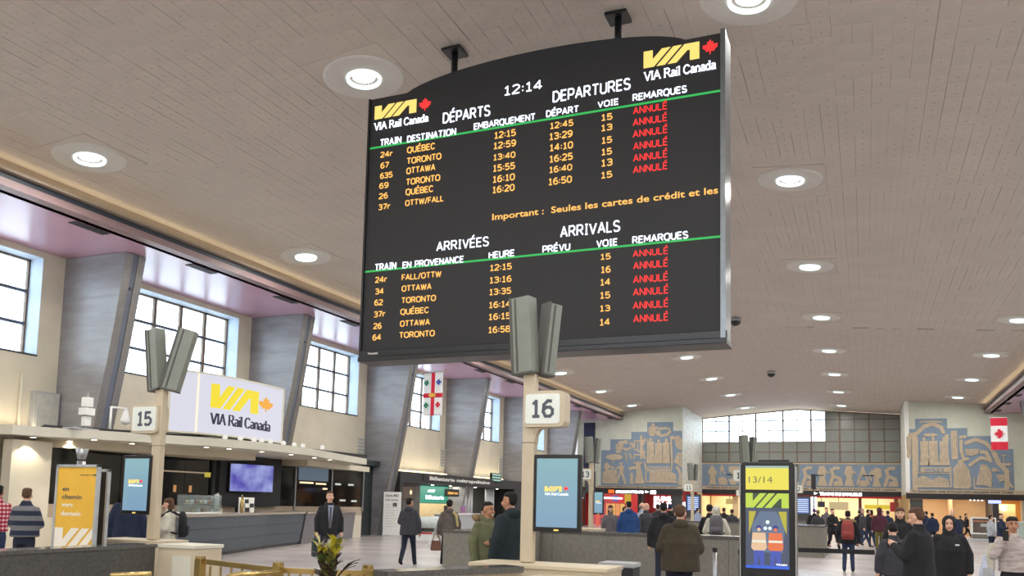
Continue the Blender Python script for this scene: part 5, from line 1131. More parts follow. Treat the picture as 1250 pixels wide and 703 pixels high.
obj('desk_front', MB().box(-.3, .3, -2.4, 2.4, 0, 1.02), M_GREYP, t_); obj('desk_top', MB().box(-.34, .34, -2.44, 2.44, 1.02, 1.07), M_WHITE, t_); obj('monitor', MB().box(-.1, -.05, -1.7, -1.1, 1.1, 1.5), M_BLACK, t_); obj('monitor', MB().box(-.1, -.05, .3, .9, 1.1, 1.5), mat('mauve_panel', C(140, 96, 140), .5), t_)
t_ = thing('advert_screen', 'black framed picture screen with a warm highlight left of ticket office', 'screen', (-21.52, 37.6, 1.75), R(90)); obj('frame', MB().box(-.8, .8, 0, .02, 0, .75), M_BLACK, t_); obj('picture', MB().box(-.7, .7, -.01, 0, .08, .68), led('dim_pic', 110, 84, 66, .5), t_); obj('highlight', MB().disc(.35, .4, .12, -.013, -.01), led('pic_hot', 255, 236, 190, 1.2), t_)
cove('cove_light', -22.55, 36.6, 43.9, 3.3, to); cove('cove_light', -22.55, 45.4, 52.2, 3.3, to); cove('cove_light', -22.55, 54.0, 60.5, 3.3, to)
for y in (37.8, 41.0, 43.2, 46.5, 49.8):
    s_ = obj('downlight_lens', MB().tube((-21.9, y, 2.62), (-21.9, y, 2.60), .08, n=12), L_SPOT, to)
l3 = bpy.data.lights.new('office_light', 'AREA'); l3.shape = 'RECTANGLE'; l3.size = .6; l3.size_y = 8; l3.energy = 120; l3.color = (1, .92, .78)
o_ = bpy.data.objects.new('office_light', l3); COL.objects.link(o_); o_.location = (-22.1, 43.5, 2.58); o_.parent = to
t_ = thing('rollup_banner', 'pale printed roll-up banner standing left of the grey-coated walking man', 'banner', (-21.0, 35.3, 0), R(28))
obj('banner_sheet', MB().box(-.42, .42, 0, .01, .06, 2.12), M_WHITE, t_); obj('base', MB().box(-.44, .44, -.1, .1, 0, .06), M_ALU, t_)
text('banner_text', 'Gare MD', M_PRDARK, t_, -.34, .3, 1.95, .12, -.002, bold=.03, depth=.003); text('banner_text', 'Les quais', M_PRDARK, t_, -.34, .26, 1.75, .1, -.002, bold=.02, depth=.003)
for k in range(9): obj('text_line', MB().box(-.34, .32 - (k % 3) * .1, -.003, 0, .45 + k * .13, .47 + k * .13), mat('faint_print', C(190, 190, 184), .6), t_)
obj('picture_square', MB().box(.02, .22, -.003, 0, 1.42, 1.6), M_PRDARK, t_)
t_ = thing('draped_table', 'table under a pale draped cloth beside grey-coated walking man', 'table', (-17.4, 33.2, 0), R(20))
dr = MB(); N = 24
dr.loft([[(r1 * .95 * math.cos(2 * math.pi * j / N) * (1 + .06 * math.sin(j * 3)) * k_, r1 * .5 * math.sin(2 * math.pi * j / N) * k_, z) for j in range(N)] for r1, z, k_ in ((1.02, .55, 1.12), (1, .95, 1.0), (.9, 1.02, .9), (.1, 1.05, .2))])
obj('cloth', dr, mat('pale_cloth', C(206, 216, 212), .8, bump=.3), t_, smooth=True); 
for a, b in ((-.7, -.3), (.7, -.3), (-.7, .3), (.7, .3)): obj('leg', MB().box(a - .03, a + .03, b - .03, b + .03, 0, .7), M_DARKGREY, t_)
obj('red_stripe_box', MB().box(-.9, -.2, -.35, .3, .0, .36), M_WHITE, t_); obj('red_stripe', MB().box(-.9, -.2, -.36, -.35, .28, .36), M_REDW, t_)

# dark shops farther down the left aisle
ds = struct('left_aisle_shops', MB().box(-22.84, -22.0, 56.02, 68.8, 0, 3.1), M_DARKGREY)
for y in (57.5, 60.5, 63.5, 66.2): obj('shop_pane', MB().box(-22.02, -21.98, y, y + 2.3, .3, 2.7), M_GLASSBLK, ds)
obj('lit_shelf', MB().box(-22.0, -21.95, 51.5, 54.0, 1.4, 2.2), glowm, ds)
t_ = on_wall('lit_advert', 'tall glowing advertisement with blue and orange shapes in the last window', 'advertisement', -22.8)
obj('lightbox', MB().box(64.6, 68.5, -.12, 0, 5.3, 8.7), led('ad_white', 236, 240, 250, 1.1), t_)
for i, (y, z, r, c_) in enumerate(((66.8, 5.9, .6, (40, 110, 220)), (65.5, 7.2, .3, (230, 110, 60)), (66.0, 7.9, .25, (90, 80, 130)), (67.4, 7.4, .3, (60, 60, 90)), (67.6, 6.8, .25, (200, 70, 60)), (65.3, 6.4, .25, (230, 140, 90)), (67.0, 8.1, .2, (120, 150, 190)))):
    obj('picture_shape', MB().disc(y, z, r * .8, -.13 - i * .002, -.12, 14, r * 1.5), led('ad%d' % i, *c_, .9), t_)

# ================================================================== flags
def cloth(w, h, m, amp=.03, n=20, k_=3.0):
    mb = MB()
    for j in range(n + 1):
        for i in range(n + 1): mb.v.append((w * (i / n - .5), amp * math.sin(i / n * k_ * 3.1) * (.3 + j / n), -h * j / n))
    for j in range(n):
        for i in range(n): a = j * (n + 1) + i; mb.f.append((a, a + 1, a + n + 2, a + n + 1))
    return mb
def flag(nm, label, x, y, ztop, w, h, rz=0):
    t_ = thing(nm, label, 'flag', (x, y, ztop), rz)
    o_ = obj('cloth', cloth(w, h, None), M_WHITE, t_, smooth=True); md = o_.modifiers.new('s', 'SOLIDIFY'); md.thickness = .008
    return t_
def patch(parent, nm, x0, x1, z0, z1, w, h, m, amp=.03, k_=3.0):  # coloured cloth following the same folds, both faces
    mb = MB(); n = 20
    for s_ in (-1, 1):
        k = len(mb.v)
        for j in range(n + 1):
            for i in range(n + 1):
                x = x0 + (x1 - x0) * i / n; z = z1 + (z0 - z1) * j / n; u = x / w + .5; v = -z / h
                mb.v.append((x, amp * math.sin(u * k_ * 3.1) * (.3 + v) + s_ * .012, z))
        for j in range(n):
            for i in range(n): a = k + j * (n + 1) + i; mb.f.append((a, a + 1, a + n + 2, a + n + 1))
    return obj(nm, mb, m, parent, smooth=True)
M_FRED = mat('flag_red', C(206, 34, 58), .8, var=.05); M_FBLUE = mat('flag_blue', C(40, 70, 150), .8); M_FGREEN = mat('flag_green', C(30, 120, 90), .8); M_FGOLD = mat('flag_gold', C(230, 180, 70), .8)
t_ = flag('city_flag', 'white city flag with red cross and four emblems hanging from a pole', -19.36, 36.0, 7.98, 1.06, 2.12)
patch(t_, 'red_cross_upright', -.10, .10, -2.12, 0, 1.06, 2.12, M_FRED); patch(t_, 'red_cross_arm', -.53, .53, -1.24, -1.02, 1.06, 2.12, M_FRED)
def flat_on(parent, nm, mb, m, y): o_ = obj(nm, mb, m, parent); o_.location = (0, y, 0); return o_
flat_on(t_, 'gold_centre', MB().disc(0, -1.13, .2, -.10, -.085, 16, .1), M_FGOLD, 0)
for a, nm, cx, cz_ in ((M_FGREEN, 'thistle_emblem', -.33, -.52), (M_FBLUE, 'blue_emblem', .33, -.5), (M_FGREEN, 'shamrock_emblem', -.32, -1.62), (M_FRED, 'rose_emblem', .32, -1.6)):
    flat_on(t_, nm, MB().disc(cx - .07, cz_, .06, -.09, -.08).disc(cx + .07, cz_, .06, -.092, -.08).disc(cx, cz_ + .08, .06, -.094, -.08).disc(cx, cz_ - .08, .06, -.096, -.08), a, 0)
obj('pole', MB().tube((-1.2, -.3, -.12), (.62, .03, .06), .025, n=10), M_ALU, t_); obj('finial', MB().ell((.64, .03, .07), .05, .05, .05), M_BRASS, t_)
t_ = flag('national_flag', 'red and white maple leaf flag hanging vertically before the WEST mural', 7.75, 60.0, 7.72, .92, 2.0)
patch(t_, 'red_band', -.46, .46, -.5, 0, .92, 2.0, M_FRED); patch(t_, 'red_band', -.46, .46, -2.0, -1.5, .92, 2.0, M_FRED)
mb = MB().prism([((z - .35) * -.48 + .0, x * .48 - 1.0) for x, z in LEAF], -.075, -.06); obj('maple_leaf', mb, M_FRED, t_)
obj('top_bar', MB().bar((-.5, 0, .02), (.5, 0, .02), .03, .03), M_WHITE, t_)
for x in (-.45, .45): obj('hanging_wire', MB().tube((x, 0, .03), (x, 0, ceil_z(7.3) - 7.72 - .01 if x < 0 else ZS - 7.72), .006, n=6), M_GREYP, t_)
t_ = thing('navy_banner', 'dark navy vertical banner with a pink square left of SOUTH mural', 'banner', (-21.75, YE - .06, 8.75))
obj('cloth', MB().box(-.5, .5, 0, .02, -4.1, 0), mat('navy_cloth', C(46, 52, 78), .8), t_); obj('pink_square', MB().box(-.45, .25, -.012, 0, -2.1, -1.3), mat('pink', C(226, 80, 140), .7), t_); obj('leaf_emblem', leaf(MB(), -.08, -1.75, .25, -.018, -.012), M_WHITE, t_)
obj('grey_panel', MB().box(-.35, .6, 0, .025, -6.0, -4.15), mat('grey_banner', C(92, 92, 96), .6), t_)

# ================================================================== shops under the end wall murals
def sign_band(name, x0, x1, y): return struct(name, MB().box(x0, x1, y - .05, y + .35, 2.72, 3.24), M_MBLACK)
sign_band('shop_band_left', XWL + .05, XCL, YE); sign_band('shop_band_right', XCR, XWR, YE); 
struct('shop_band_centre', MB().box(XCL, XCR, YW - .05, YW + .38, 3.0, 3.4), M_MBLACK)
struct('trim_8', MB().box(XCL, XCR, YW - .02, YW + .3, 2.82, 2.995), M_REDW)
t_ = thing('wayfinding_sign', 'glowing white wayfinding lettering with orange square over the red shop', 'sign', (0, YE - .06, 0))
obj('orange_square', MB().box(-20.0, -19.5, -.02, 0, 2.78, 3.05), led('orange_sq', 255, 110, 30, 1.4), t_)
text('lettering', "SALLE D'ATTENTE", L_TUBE, t_, -19.35, -17.0, 2.9, .2, -.01, bold=.03); obj('arrow', MB().prism([(-16.85, 2.82), (-16.55, 2.92), (-16.85, 3.02)], -.02, 0), L_TUBE, t_); obj('white_square', MB().box(-16.4, -15.95, -.02, 0, 2.76, 3.02), L_TUBE, t_)
t_ = thing('wayfinding_sign', 'glowing white wayfinding lettering over the centre shops', 'sign', (0, YW - .06, 0))
text('lettering', 'TRAINS DE BANLIEUE', L_TUBE, t_, -3.7, -.3, 3.16, .26, -.01, bold=.03); obj('arrow', MB().prism([(-4.2, 3.05), (-3.85, 3.2), (-4.2, 3.32)], -.02, 0), L_TUBE, t_)
# red stationery shop
rs = struct('red_shop', MB().box(-33, -13.9, 76.0, 76.2, 0, 3.2), M_REDW)
obj('left_red_wall', MB().box(-22.6, -21.6, 69.4, 69.7, 0, 2.72), M_REDW, rs); obj('shop_ceiling', MB().box(-33, -14.2, YE + .4, 77.5, 3.2, 3.3), M_SHOPW, rs); obj('partition', MB().box(-17.9, -17.6, 70.5, 76, 0, 3.19), M_DARKGREY, rs)
obj('red_wall_panel', MB().box(-17.55, -14.3, 71.6, 71.8, 0, 3.19), M_REDW, rs); obj('dividing_wall', MB().box(-14.2, -13.9, YW + .41, 84, 0, 3.3), M_SHOPW, rs)
t_ = thing('store_sign', 'glowing white shop name Bureau en Gros on the red wall', 'sign', (0, 71.58, 0))
text('lettering', 'BUREAU', L_TUBE, t_, -16.75, -14.5, 2.42, .34, -.01, bold=.05); text('lettering', 'EN GROS', L_TUBE, t_, -16.75, -13.95, 1.9, .46, -.01, bold=.06)
t_ = thing('lit_shop_frame', 'glowing red portal frame at the left shop entrance', 'portal', (-20.7, 69.9, 0))
obj('upright', MB().box(-.7, -.45, 0, .3, 0, 2.3), led('red_glow', 240, 110, 90, .8), t_); obj('red_box', MB().box(-.42, -.1, .05, .35, 1.4, 2.2), led('red_box', 230, 50, 40, .8), t_)
obj('top_tube', MB().box(-.7, 1.6, 0, .06, 2.3, 2.42), L_TUBE, t_)
for k in range(4): obj('lit_shelf', MB().box(.1 + k * .42, .42 + k * .42, .3, .5, .9, 1.9), led('orange_shelf%d' % (k % 2), 255, 170 + 30 * (k % 2), 110, .8), t_)
o_ = tag(obj('yellow_shop_banner', MB().box(-19.15, -18.6, 70.9, 70.95, 1.95, 2.75), led('yb', 240, 190, 60, .7)), 'yellow vertical banner hanging in the red shop entrance', 'banner'); 
o_ = tag(obj('violet_shop_screen', MB().box(-20.3, -19.8, 71.2, 71.25, 2.1, 2.6), led('vb', 120, 110, 200, .7)), 'small violet screen hanging in the red shop entrance', 'screen')
for x, w in ((-14.3, 'left'), (3.45, 'right')):
    t_ = thing('square_column', 'square dark stone column under the %s mural corner' % w, 'column', (x, YE + .25, 0)); obj('shaft', MB().box(-.42, .42, -.2, .4, .12, 2.7), M_DARKGREY, t_); obj('column_base', MB().box(-.46, .46, -.24, .44, 0, .12), M_BLACK, t_)
# departure screens
for i, (x, y, lab) in enumerate(((-13.05, 69.6, 'blue departure list screen beside the dark column under SOUTH mural'), (-4.55, 69.6, 'blue departure list screen just right of the tall kiosk'))):
    t_ = thing('departure_screen', lab, 'screen', (x, y, 0), 0, 'free-standing departure list screens')
    obj('cabinet', MB().box(-.62, .62, 0, .2, 0, 2.8), M_DARKGREY, t_); obj('screen', MB().box(-.5, .5, -.01, 0, 1.45, 2.65), led('dep_blue', 80, 110, 180, .9), t_)
    for k in range(7): obj('text_row', MB().box(-.42, .42, -.014, -.01, 1.55 + k * .155, 1.63 + k * .155), led('dep_row', 210, 224, 250, 1.1), t_)
t_ = thing('white_lightbox', 'narrow glowing white vertical lightbox right of the departure screen', 'sign', (-3.75, 69.9, 0)); obj('lit_face', MB().box(-.2, .2, 0, .1, 1.3, 2.75), L_TUBE, t_); obj('stand', MB().box(-.2, .2, 0, .1, 0, 1.3), M_DARKGREY, t_)
# centre shops
cs = struct('centre_shops', MB().box(XCL, XCR, 83.0, 83.2, 0, 3.4), M_SHOPW)
obj('shop_ceiling', MB().box(XCL, XCR, YW + .4, 83, 3.3, 3.4), M_SHOPW, cs)
for x, w, m_ in ((-10.9, .5, M_SHOPW), (-8.2, .3, M_DARKGREY), (-5.0, .8, M_DARKGREY), (-.45, .25, mat('maroon', C(110, 30, 44), .5)), (2.4, .3, mat('brown_pier', C(150, 96, 60), .5))): obj('shop_pier', MB().box(x - w / 2, x + w / 2, YW + .4, YW + .8, 0, 3.3), m_, cs)
for x0, x1, z0, z1, c_, y in ((-.1, 2.0, 1.95, 2.3, (250, 220, 60), 79.2), (1.9, 2.6, 1.75, 2.55, (170, 40, 44), 78.8), (-3.0, -1.4, 1.8, 2.5, (226, 200, 150), 80), (-9.4, -8.4, 1.9, 2.6, (190, 200, 210), 79.5), (-11.9, -11.2, 2.1, 2.6, (220, 190, 120), 79.5), (-7.6, -6.6, 1.6, 2.3, (60, 70, 100), 79.2), (-3.9, -3.3, 2.0, 2.5, (40, 44, 60), 78.9)):
    t_ = thing('shop_panel', 'lit %s panel at the back of the centre shops' % {250: 'long yellow', 170: 'dark red', 226: 'cream menu', 190: 'pale grey', 220: 'small amber', 60: 'large slate blue', 40: 'small near-black'}[c_[0]], 'sign', ((x0 + x1) / 2, y, z0), 0, 'panels at the back of the centre shops'); a = (x1 - x0) / 2
    obj('face', MB().box(-a, a, 0, .05, 0, z1 - z0), led('sp%d' % int(x0 * 10), *c_, .75), t_); obj('bracket', MB().box(-.03, .03, .01, .04, z1 - z0, 3.3 - z0), M_DARKGREY, t_)
text('lettering', 'G', M_PRDARK, cs, -2.9, -2.6, 2.2, .25, 82.97)
for i, x in enumerate((-12.6, -9.6, -6.4, -2.2, .9)):
    t_ = thing('strip_light', 'bright strip light on the centre shops ceiling, number %d from the left' % (i + 1), 'ceiling light', (x, 79.4, 3.2), 0, 'strip lights in the centre shops'); t_['label'] = 'bright strip light in the centre shops, %s from the left' % ('first', 'second', 'third', 'fourth', 'fifth')[i]
    obj('tube', MB().box(-.55, .55, -.25, .25, -.02, .04), L_TUBE, t_); obj('housing', MB().box(-.6, .6, -.3, .3, .04, .1), M_WHITE, t_)
def shop_light(x, y, z, sx, sy, e, c_, par):
    l4 = bpy.data.lights.new('shop_light', 'AREA'); l4.shape = 'RECTANGLE'; l4.size = sx; l4.size_y = sy; l4.energy = e; l4.color = c_
    o_ = bpy.data.objects.new('shop_light', l4); COL.objects.link(o_); o_.location = (x, y, z); o_.parent = par
shop_light(-5.5, 81, 3.25, 15, 3, 650, (1, .93, .82), cs); shop_light(-18.5, 73.5, 3.15, 7, 4, 260, (1, .92, .86), rs)
# right wing shops
rw = struct('right_shops', MB().box(3.2, 8.6, 75.0, 75.2, 0, 3.2), M_PEACH)
obj('shop_ceiling', MB().box(XCR + .42, 21, YE + .4, 80, 3.2, 3.3), M_PEACH, rw); obj('side_wall', MB().box(5.9, 6.1, 72.5, 75, 0, 3.2), M_PEACH, rw); obj('dark_opening', MB().box(8.6, 9.0, 71, 75.2, 0, 3.2), M_DARKGREY, rw)
obj('back_wall', MB().box(9.0, 21, 76.0, 76.2, 0, 3.2), mat('amber_wall', C(210, 150, 80), .6), rw); obj('cream_pier', MB().box(10.3, 10.62, 70, 70.4, 0, 3.2), M_CREAM, rw)
obj('dark_shop_front', MB().box(10.62, 13, 70, 70.3, 0, 3.2), M_BLACK, rw)
for i in range(5):
    for j in range(6): obj('lattice_piece', MB().box(10.8 + i * .3 + (j % 2) * .1, 11.0 + i * .3 + (j % 2) * .1, 69.94, 70.0, 1.9 + j * .2, 1.98 + j * .2), M_DARKGREY, rw)
shop_light(6, 72, 3.15, 5, 3, 230, (1, .9, .78), rw); shop_light(10.0, 73, 3.15, 2, 3, 160, (1, .8, .5), rw)
for i, (x, y) in enumerate(((3.95, 70.4), (6.55, 70.6), (7.75, 70.4))):
    t_ = thing('strip_light', 'bright white ceiling lamp in the peach shop, %s' % ('left one', 'middle one', 'right one beside blue sign')[i], 'ceiling light', (x, y, 3.1), 0, 'white lamps in the peach shop'); obj('tube', MB().box(-.4, .4, -.2, .2, -.06, .04), L_TUBE, t_); obj('housing', MB().box(-.42, .42, -.22, .22, .04, .1), M_WHITE, t_)
t_ = thing('blue_lit_sign', 'small glowing blue-white sign over the juice stand', 'sign', (8.6, 69.8, 2.3)); obj('face', MB().box(-.4, .4, 0, .08, .2, .6), led('bs', 170, 180, 255, 2), t_); obj('spire', MB().box(-.05, .1, 0, .08, .6, .85), led('bs', 1, 1, 1), t_); obj('rod', MB().box(-.02, .02, .02, .06, .85, .9), M_BLACK, t_)
for k in range(4): obj('small_bulb', MB().box(-1.6 + k * .25, -1.5 + k * .25, 0, .06, .38, .46), L_TUBE, t_)
t_ = thing('juice_stand_back', 'amber glowing back shelf of the stand right of the white case', 'shelf', (9.5, 73.5, 0)); obj('panel', MB().box(-.6, .9, 0, .1, 0, 2.5), M_SHOPW, t_); obj('lamp', MB().ell((.1, -.1, 2.2), .2, .1, .2), L_TUBE, t_, smooth=True)
t_ = thing('white_display_case', 'white framed display case with dark front on a grey base', 'display case', (6.98, 62.0, 0))
obj('grey_base', MB().box(-.66, .66, 0, .9, .0, .42), M_GREYWALL, t_); obj('frame', MB().box(-.70, .70, -.04, .9, .42, .50).box(-.70, .70, -.04, .9, 1.42, 1.50).box(-.70, -.63, -.04, .9, .5, 1.42).box(.63, .70, -.04, .9, .5, 1.42), M_WHITE, t_)
obj('dark_window', MB().box(-.63, .63, .0, .88, .5, 1.42), mat('dark_case', C(96, 86, 80), .2, var=.3, scale=5), t_); obj('orange_strip', MB().box(-.6, .5, -.01, 0, 1.22, 1.28), mat('orange_strip', C(190, 120, 80), .5), t_); obj('price_card', MB().box(-.18, .2, -.012, 0, .9, 1.1), M_GREYP, t_)
t_ = thing('glass_counter', 'pale glass counter at the right edge beneath a red sign', 'counter', (9.3, 60.0, 0)); obj('body', MB().box(-.9, 1.2, 0, .9, 0, 1.25), mat('pale_teal', C(190, 206, 200), .3), t_); obj('top', MB().box(-.95, 1.25, -.05, .95, 1.25, 1.3), M_WHITE, t_); obj('red_food', MB().ell((.2, .4, 1.42), .35, .25, .12), mat('redfood', C(190, 60, 50), .5), t_, smooth=True)
t_ = thing('floor_plinth', 'low white plinth on the floor around the display case', 'plinth', (7.2, 61.0, 0)); obj('slab', MB().box(-1.8, 1.4, -.6, .8, 0, .12), M_WHITE, t_); obj('edge', MB().box(-1.82, 1.42, -.62, -.6, 0, .13), M_ALU, t_)
t_ = thing('tower_sign', 'distant dark lightbox tower under the frieze left of the tall kiosk', 'sign', (-7.2, 70.0, 0)); obj('box', MB().box(-.6, .6, 0, .3, 0, 2.1), M_BLACK, t_); obj('poster_face', MB().box(-.1, .5, -.01, 0, 1.1, 2.0), M_POST, t_)
struct('wall_outer_right', MB().box(13.0, 13.3, YE + .4, 84, 0, 5.8), M_SHOPW)

# ================================================================== people
def blob(mb, vox, name, smooth_it=2, rx=None):
    me = mb.mesh(name); o = bpy.data.objects.new(name, me); COL.objects.link(o)
    md = o.modifiers.new('r', 'REMESH'); md.mode = 'VOXEL'; md.voxel_size = vox; md.use_smooth_shade = True
    if smooth_it: ms = o.modifiers.new('s', 'SMOOTH'); ms.iterations = smooth_it; ms.factor = 0.5
    bpy.context.view_layer.update()
    out = bpy.data.meshes.new_from_object(o.evaluated_get(bpy.context.evaluated_depsgraph_get()))
    bpy.data.objects.remove(o); bpy.data.meshes.remove(me); out.name = name
    out.polygons.foreach_set('use_smooth', [True] * len(out.polygons))
    return out
V3 = Vector
ARM = {'down': ((.26, .02, 1.14), (.27, -.05, .88)), 'front': ((.25, -.02, 1.13), (.10, -.27, 1.10)), 'phone': ((.25, -.06, 1.12), (.07, -.28, 1.24)), 'high': ((.27, -.14, 1.16), (.13, -.24, 1.40)),
       'pocket': ((.30, .06, 1.13), (.22, -.09, .95)), 'swingf': ((.25, -.08, 1.15), (.24, -.25, .98)), 'swingb': ((.27, .13, 1.15), (.26, .14, .90)), 'reach': ((.26, -.16, 1.16), (.20, -.42, 1.08)), 'lean': ((.27, -.15, 1.15), (.15, -.40, 1.12)), 'carry': ((.26, .03, 1.14), (.28, .02, .87))}
LEG = {'stand': (((.10, -.01, .49), (.115, .02, .09)), ((-.10, -.01, .49), (-.115, .02, .09))), 'walk': (((.10, -.16, .50), (.11, -.30, .11)), ((-.10, .03, .49), (-.10, .34, .17))), 'stride': (((.10, .06, .49), (.10, .36, .17)), ((-.10, -.14, .50), (-.11, -.26, .10)))}
def chain(mb, pts, rs, n=12):
    for i in range(len(pts) - 1): mb.tube(pts[i], pts[i + 1], rs[i], rs[i + 1], n, caps=True)
def head_parts(hy, hp):   # head yaw / pitch transforms a function on points
    piv = V3((0, .015, 1.535)); M = Matrix.Translation(piv) @ Matrix.Rotation(R(hy), 4, 'Z') @ Matrix.Rotation(R(hp), 4, 'X') @ Matrix.Translation(-piv)
    return M
def tf(mb, M, k0):
    for i in range(k0, len(mb.v)): mb.v[i] = tuple(M @ V3(mb.v[i]))
def build_body(p):
    near = p['lod']; mb = MB(); M = head_parts(p['hy'], p['hp'])
    k0 = len(mb.v)
    mb.ell((0, .012, 1.655), .075, .094, .093, 18, 12).ell((0, -.022, 1.60), .058, .068, .083, 16, 10).ell((0, -.05, 1.545), .03, .03, .025, 10, 6)
    mb.tube((0, -.085, 1.645), (0, -.108, 1.60), .010, .016, 8, caps=True)
    for s in (-1, 1): mb.ell((s * .077, .015, 1.615), .012, .022, .034, 8, 6).ell((s * .03, -.07, 1.59), .028, .025, .03, 8, 6)
    tf(mb, M, k0)
    mb.tube((0, .025, 1.42), tuple(M @ V3((0, .01, 1.57))), .062, .054, 14, caps=True)
    mb.stack([(0, .0, .86, .13, .09), (0, 0, 1.0, .13, .09), (0, 0, 1.2, .15, .10), (0, .01, 1.38, .16, .09), (0, .02, 1.46, .09, .06)])
    for side, s in (('l', 1), ('r', -1)):
        e, w = ARM[p[side]]; e = V3((e[0] * s, e[1], e[2])); w = V3((w[0] * s, w[1], w[2])); sh = V3((.175 * s, .02, 1.405))
        chain(mb, [sh, e, w], [.045, .038, .026])
        d = (w - e).normalized(); 
        side_ = V3((0, 0, 1)).cross(d); side_ = side_.normalized() if side_.length > .3 else V3((0, -1, 0)); nrm = d.cross(side_).normalized()
        if abs(d.z) > .8: side_ = V3((0, -1, 0)); nrm = V3((-s, 0, 0))
        c = w + d * .05; mb.tube(w, w + d * .085, .03, .036, 10, caps=True)
        for q, (o_, L) in enumerate(((-.030, .060), (-.010, .072), (.010, .068), (.030, .052))):
            b = w + d * .085 + side_ * o_; m = b + d * L * .5 + nrm * .004; t = m + d * L * .42 + nrm * .020
            chain(mb, [b, m, t], [.0095, .009, .0078], 6)
        tb = w + d * .03 + side_ * -.032; tm = tb + d * .03 + side_ * -.022; chain(mb, [tb, tm, tm + d * .03 + nrm * .01], [.012, .010, .009], 6)
    for (kn, an), s in zip(LEG[p['legs']], (1, -1)):
        chain(mb, [V3((.09 * s, 0, .90)), V3(kn), V3(an)], [.065, .048, .036], 10)
        a = V3(an); mb.tube(a, a + V3((0, -.10, -.045)), .035, .03, 8, caps=True)
    return blob(mb, (.008, .013, .022)[near], 'body', 1)
def build_top(p):
    mb = MB(); hem = p['hem']; pf = p['puff']; w = p['wide']; x = .02 if p['lod'] else 0
    secs = []
    for z, rx, ry, y in ((.62, .215, .165, .0), (.80, .205, .155, .0), (.92, .20, .15, .0), (1.05, .19, .14, 0), (1.20, .20, .145, -.005), (1.32, .20, .14, .0), (1.39, .165, .115, .012), (1.45, .10, .078, .02), (1.50, .072, .068, .02)):
        if z < hem - .06: continue
        pf = p['puff'] * (1 if z < 1.25 else .45)
        secs.append((0, y, max(z, hem), (rx + pf) * w, (ry + pf) * w if z < 1.4 else ry + pf * .5))
    mb.stack(secs, 22)
    for side, s in (('l', 1), ('r', -1)):
        e, wr = ARM[p[side]]; e = V3((e[0] * s, e[1], e[2])); wr = V3((wr[0] * s, wr[1], wr[2])); sh = V3((.163 * s, .015, 1.375)); pf = p['puff']
        wr = e + (wr - e) * (.98 if p['sleeve'] else .12)
        chain(mb, [sh, e, wr], [.070 + pf * .6, .056 + pf * .8, (.042 if p['sleeve'] else .05) + pf * .7], 14)
    if p['hood'] == 'back': mb.ell((0, .10, 1.47), .12, .08, .075, 14, 8).ell((0, .06, 1.50), .10, .085, .05, 14, 8)
    if p['hood'] == 'up':
        k0 = len(mb.v); mb.ell((0, .04, 1.66), .108, .11, .125, 16, 10); mb.ell((0, .04, 1.53), .10, .09, .08, 14, 8); tf(mb, head_parts(p['hy'], p['hp']), k0)
    if p['hood'] == 'collar': mb.stack([(0, .02, 1.44, .09, .085), (0, .02, 1.54, .075, .075)])
    return blob(mb, (.012, .018, .028)[p['lod']], 'coat', 2)
def build_trousers(p):
    mb = MB(); mb.stack([(0, 0, .80, .16, .12), (0, 0, .92, .17, .125), (0, 0, 1.02, .155, .115)])
    for (kn, an), s in zip(LEG[p['legs']], (1, -1)):
        chain(mb, [V3((.09 * s, 0, .86)), V3(kn), V3(an) + V3((0, 0, -.01))], [.095, .068, .056], 12)
    return blob(mb, (.014, .02, .028)[p['lod']], 'trousers', 2)
def build_shoe(p, i):
    an = V3(LEG[p['legs']][i][1]); mb = MB(); tilt = .0 if an.z < .13 else .07
    mb.tube(an + V3((0, .03, -.04)), an + V3((0, -.12, -.052 - tilt * .5)), .042, .038, 10, caps=True).tube(an + V3((0, 0, .02)), an + V3((0, 0, -.03)), .045, .045, 10, caps=True)
    return blob(mb, (.012, .016, .026)[p['lod']], 'shoe', 1)
def build_hair(p):
    k = p['hair']; mb = MB()
    if k == 'short': mb.ell((0, .022, 1.708), .079, .095, .053, 16, 8).ell((0, .052, 1.655), .078, .068, .085, 16, 10)
    elif k == 'bald': mb.ell((0, .066, 1.62), .075, .05, .055, 14, 8)
    elif k == 'long': mb.ell((0, .02, 1.695), .088, .102, .068, 16, 8).ell((0, .062, 1.62), .092, .062, .13, 16, 10).ell((.06, .03, 1.56), .035, .05, .12, 10, 8).ell((-.06, .03, 1.56), .035, .05, .12, 10, 8)
    elif k == 'bun': mb.ell((0, .02, 1.70), .082, .1, .06, 16, 8).ell((0, .052, 1.655), .079, .07, .085, 16, 10).ell((0, .12, 1.66), .04, .04, .045, 10, 8)
    elif k == 'beanie': mb.ell((0, .022, 1.70), .092, .11, .085, 18, 10).ell((0, .05, 1.66), .088, .08, .085, 14, 8)
    tf(mb, head_parts(p['hy'], p['hp']), 0)
    return blob(mb, (.009, .013, .022)[p['lod']], 'hair', 2)
PC = {}
def cached(kind, key, fn, *a):
    if (kind, key) not in PC: PC[(kind, key)] = fn(*a)
    return PC[(kind, key)]
SKIN = [mat('skin_light', C(214, 168, 142), .55, var=.05), mat('skin_tan', C(178, 128, 98), .55, var=.05), mat('skin_brown', C(128, 86, 64), .55, var=.05)]
def fabric(nm, c, **k): return mat('fabric_' + nm, C(*c), .9, var=.18, scale=9, bump=.35, bscale=30, **k)
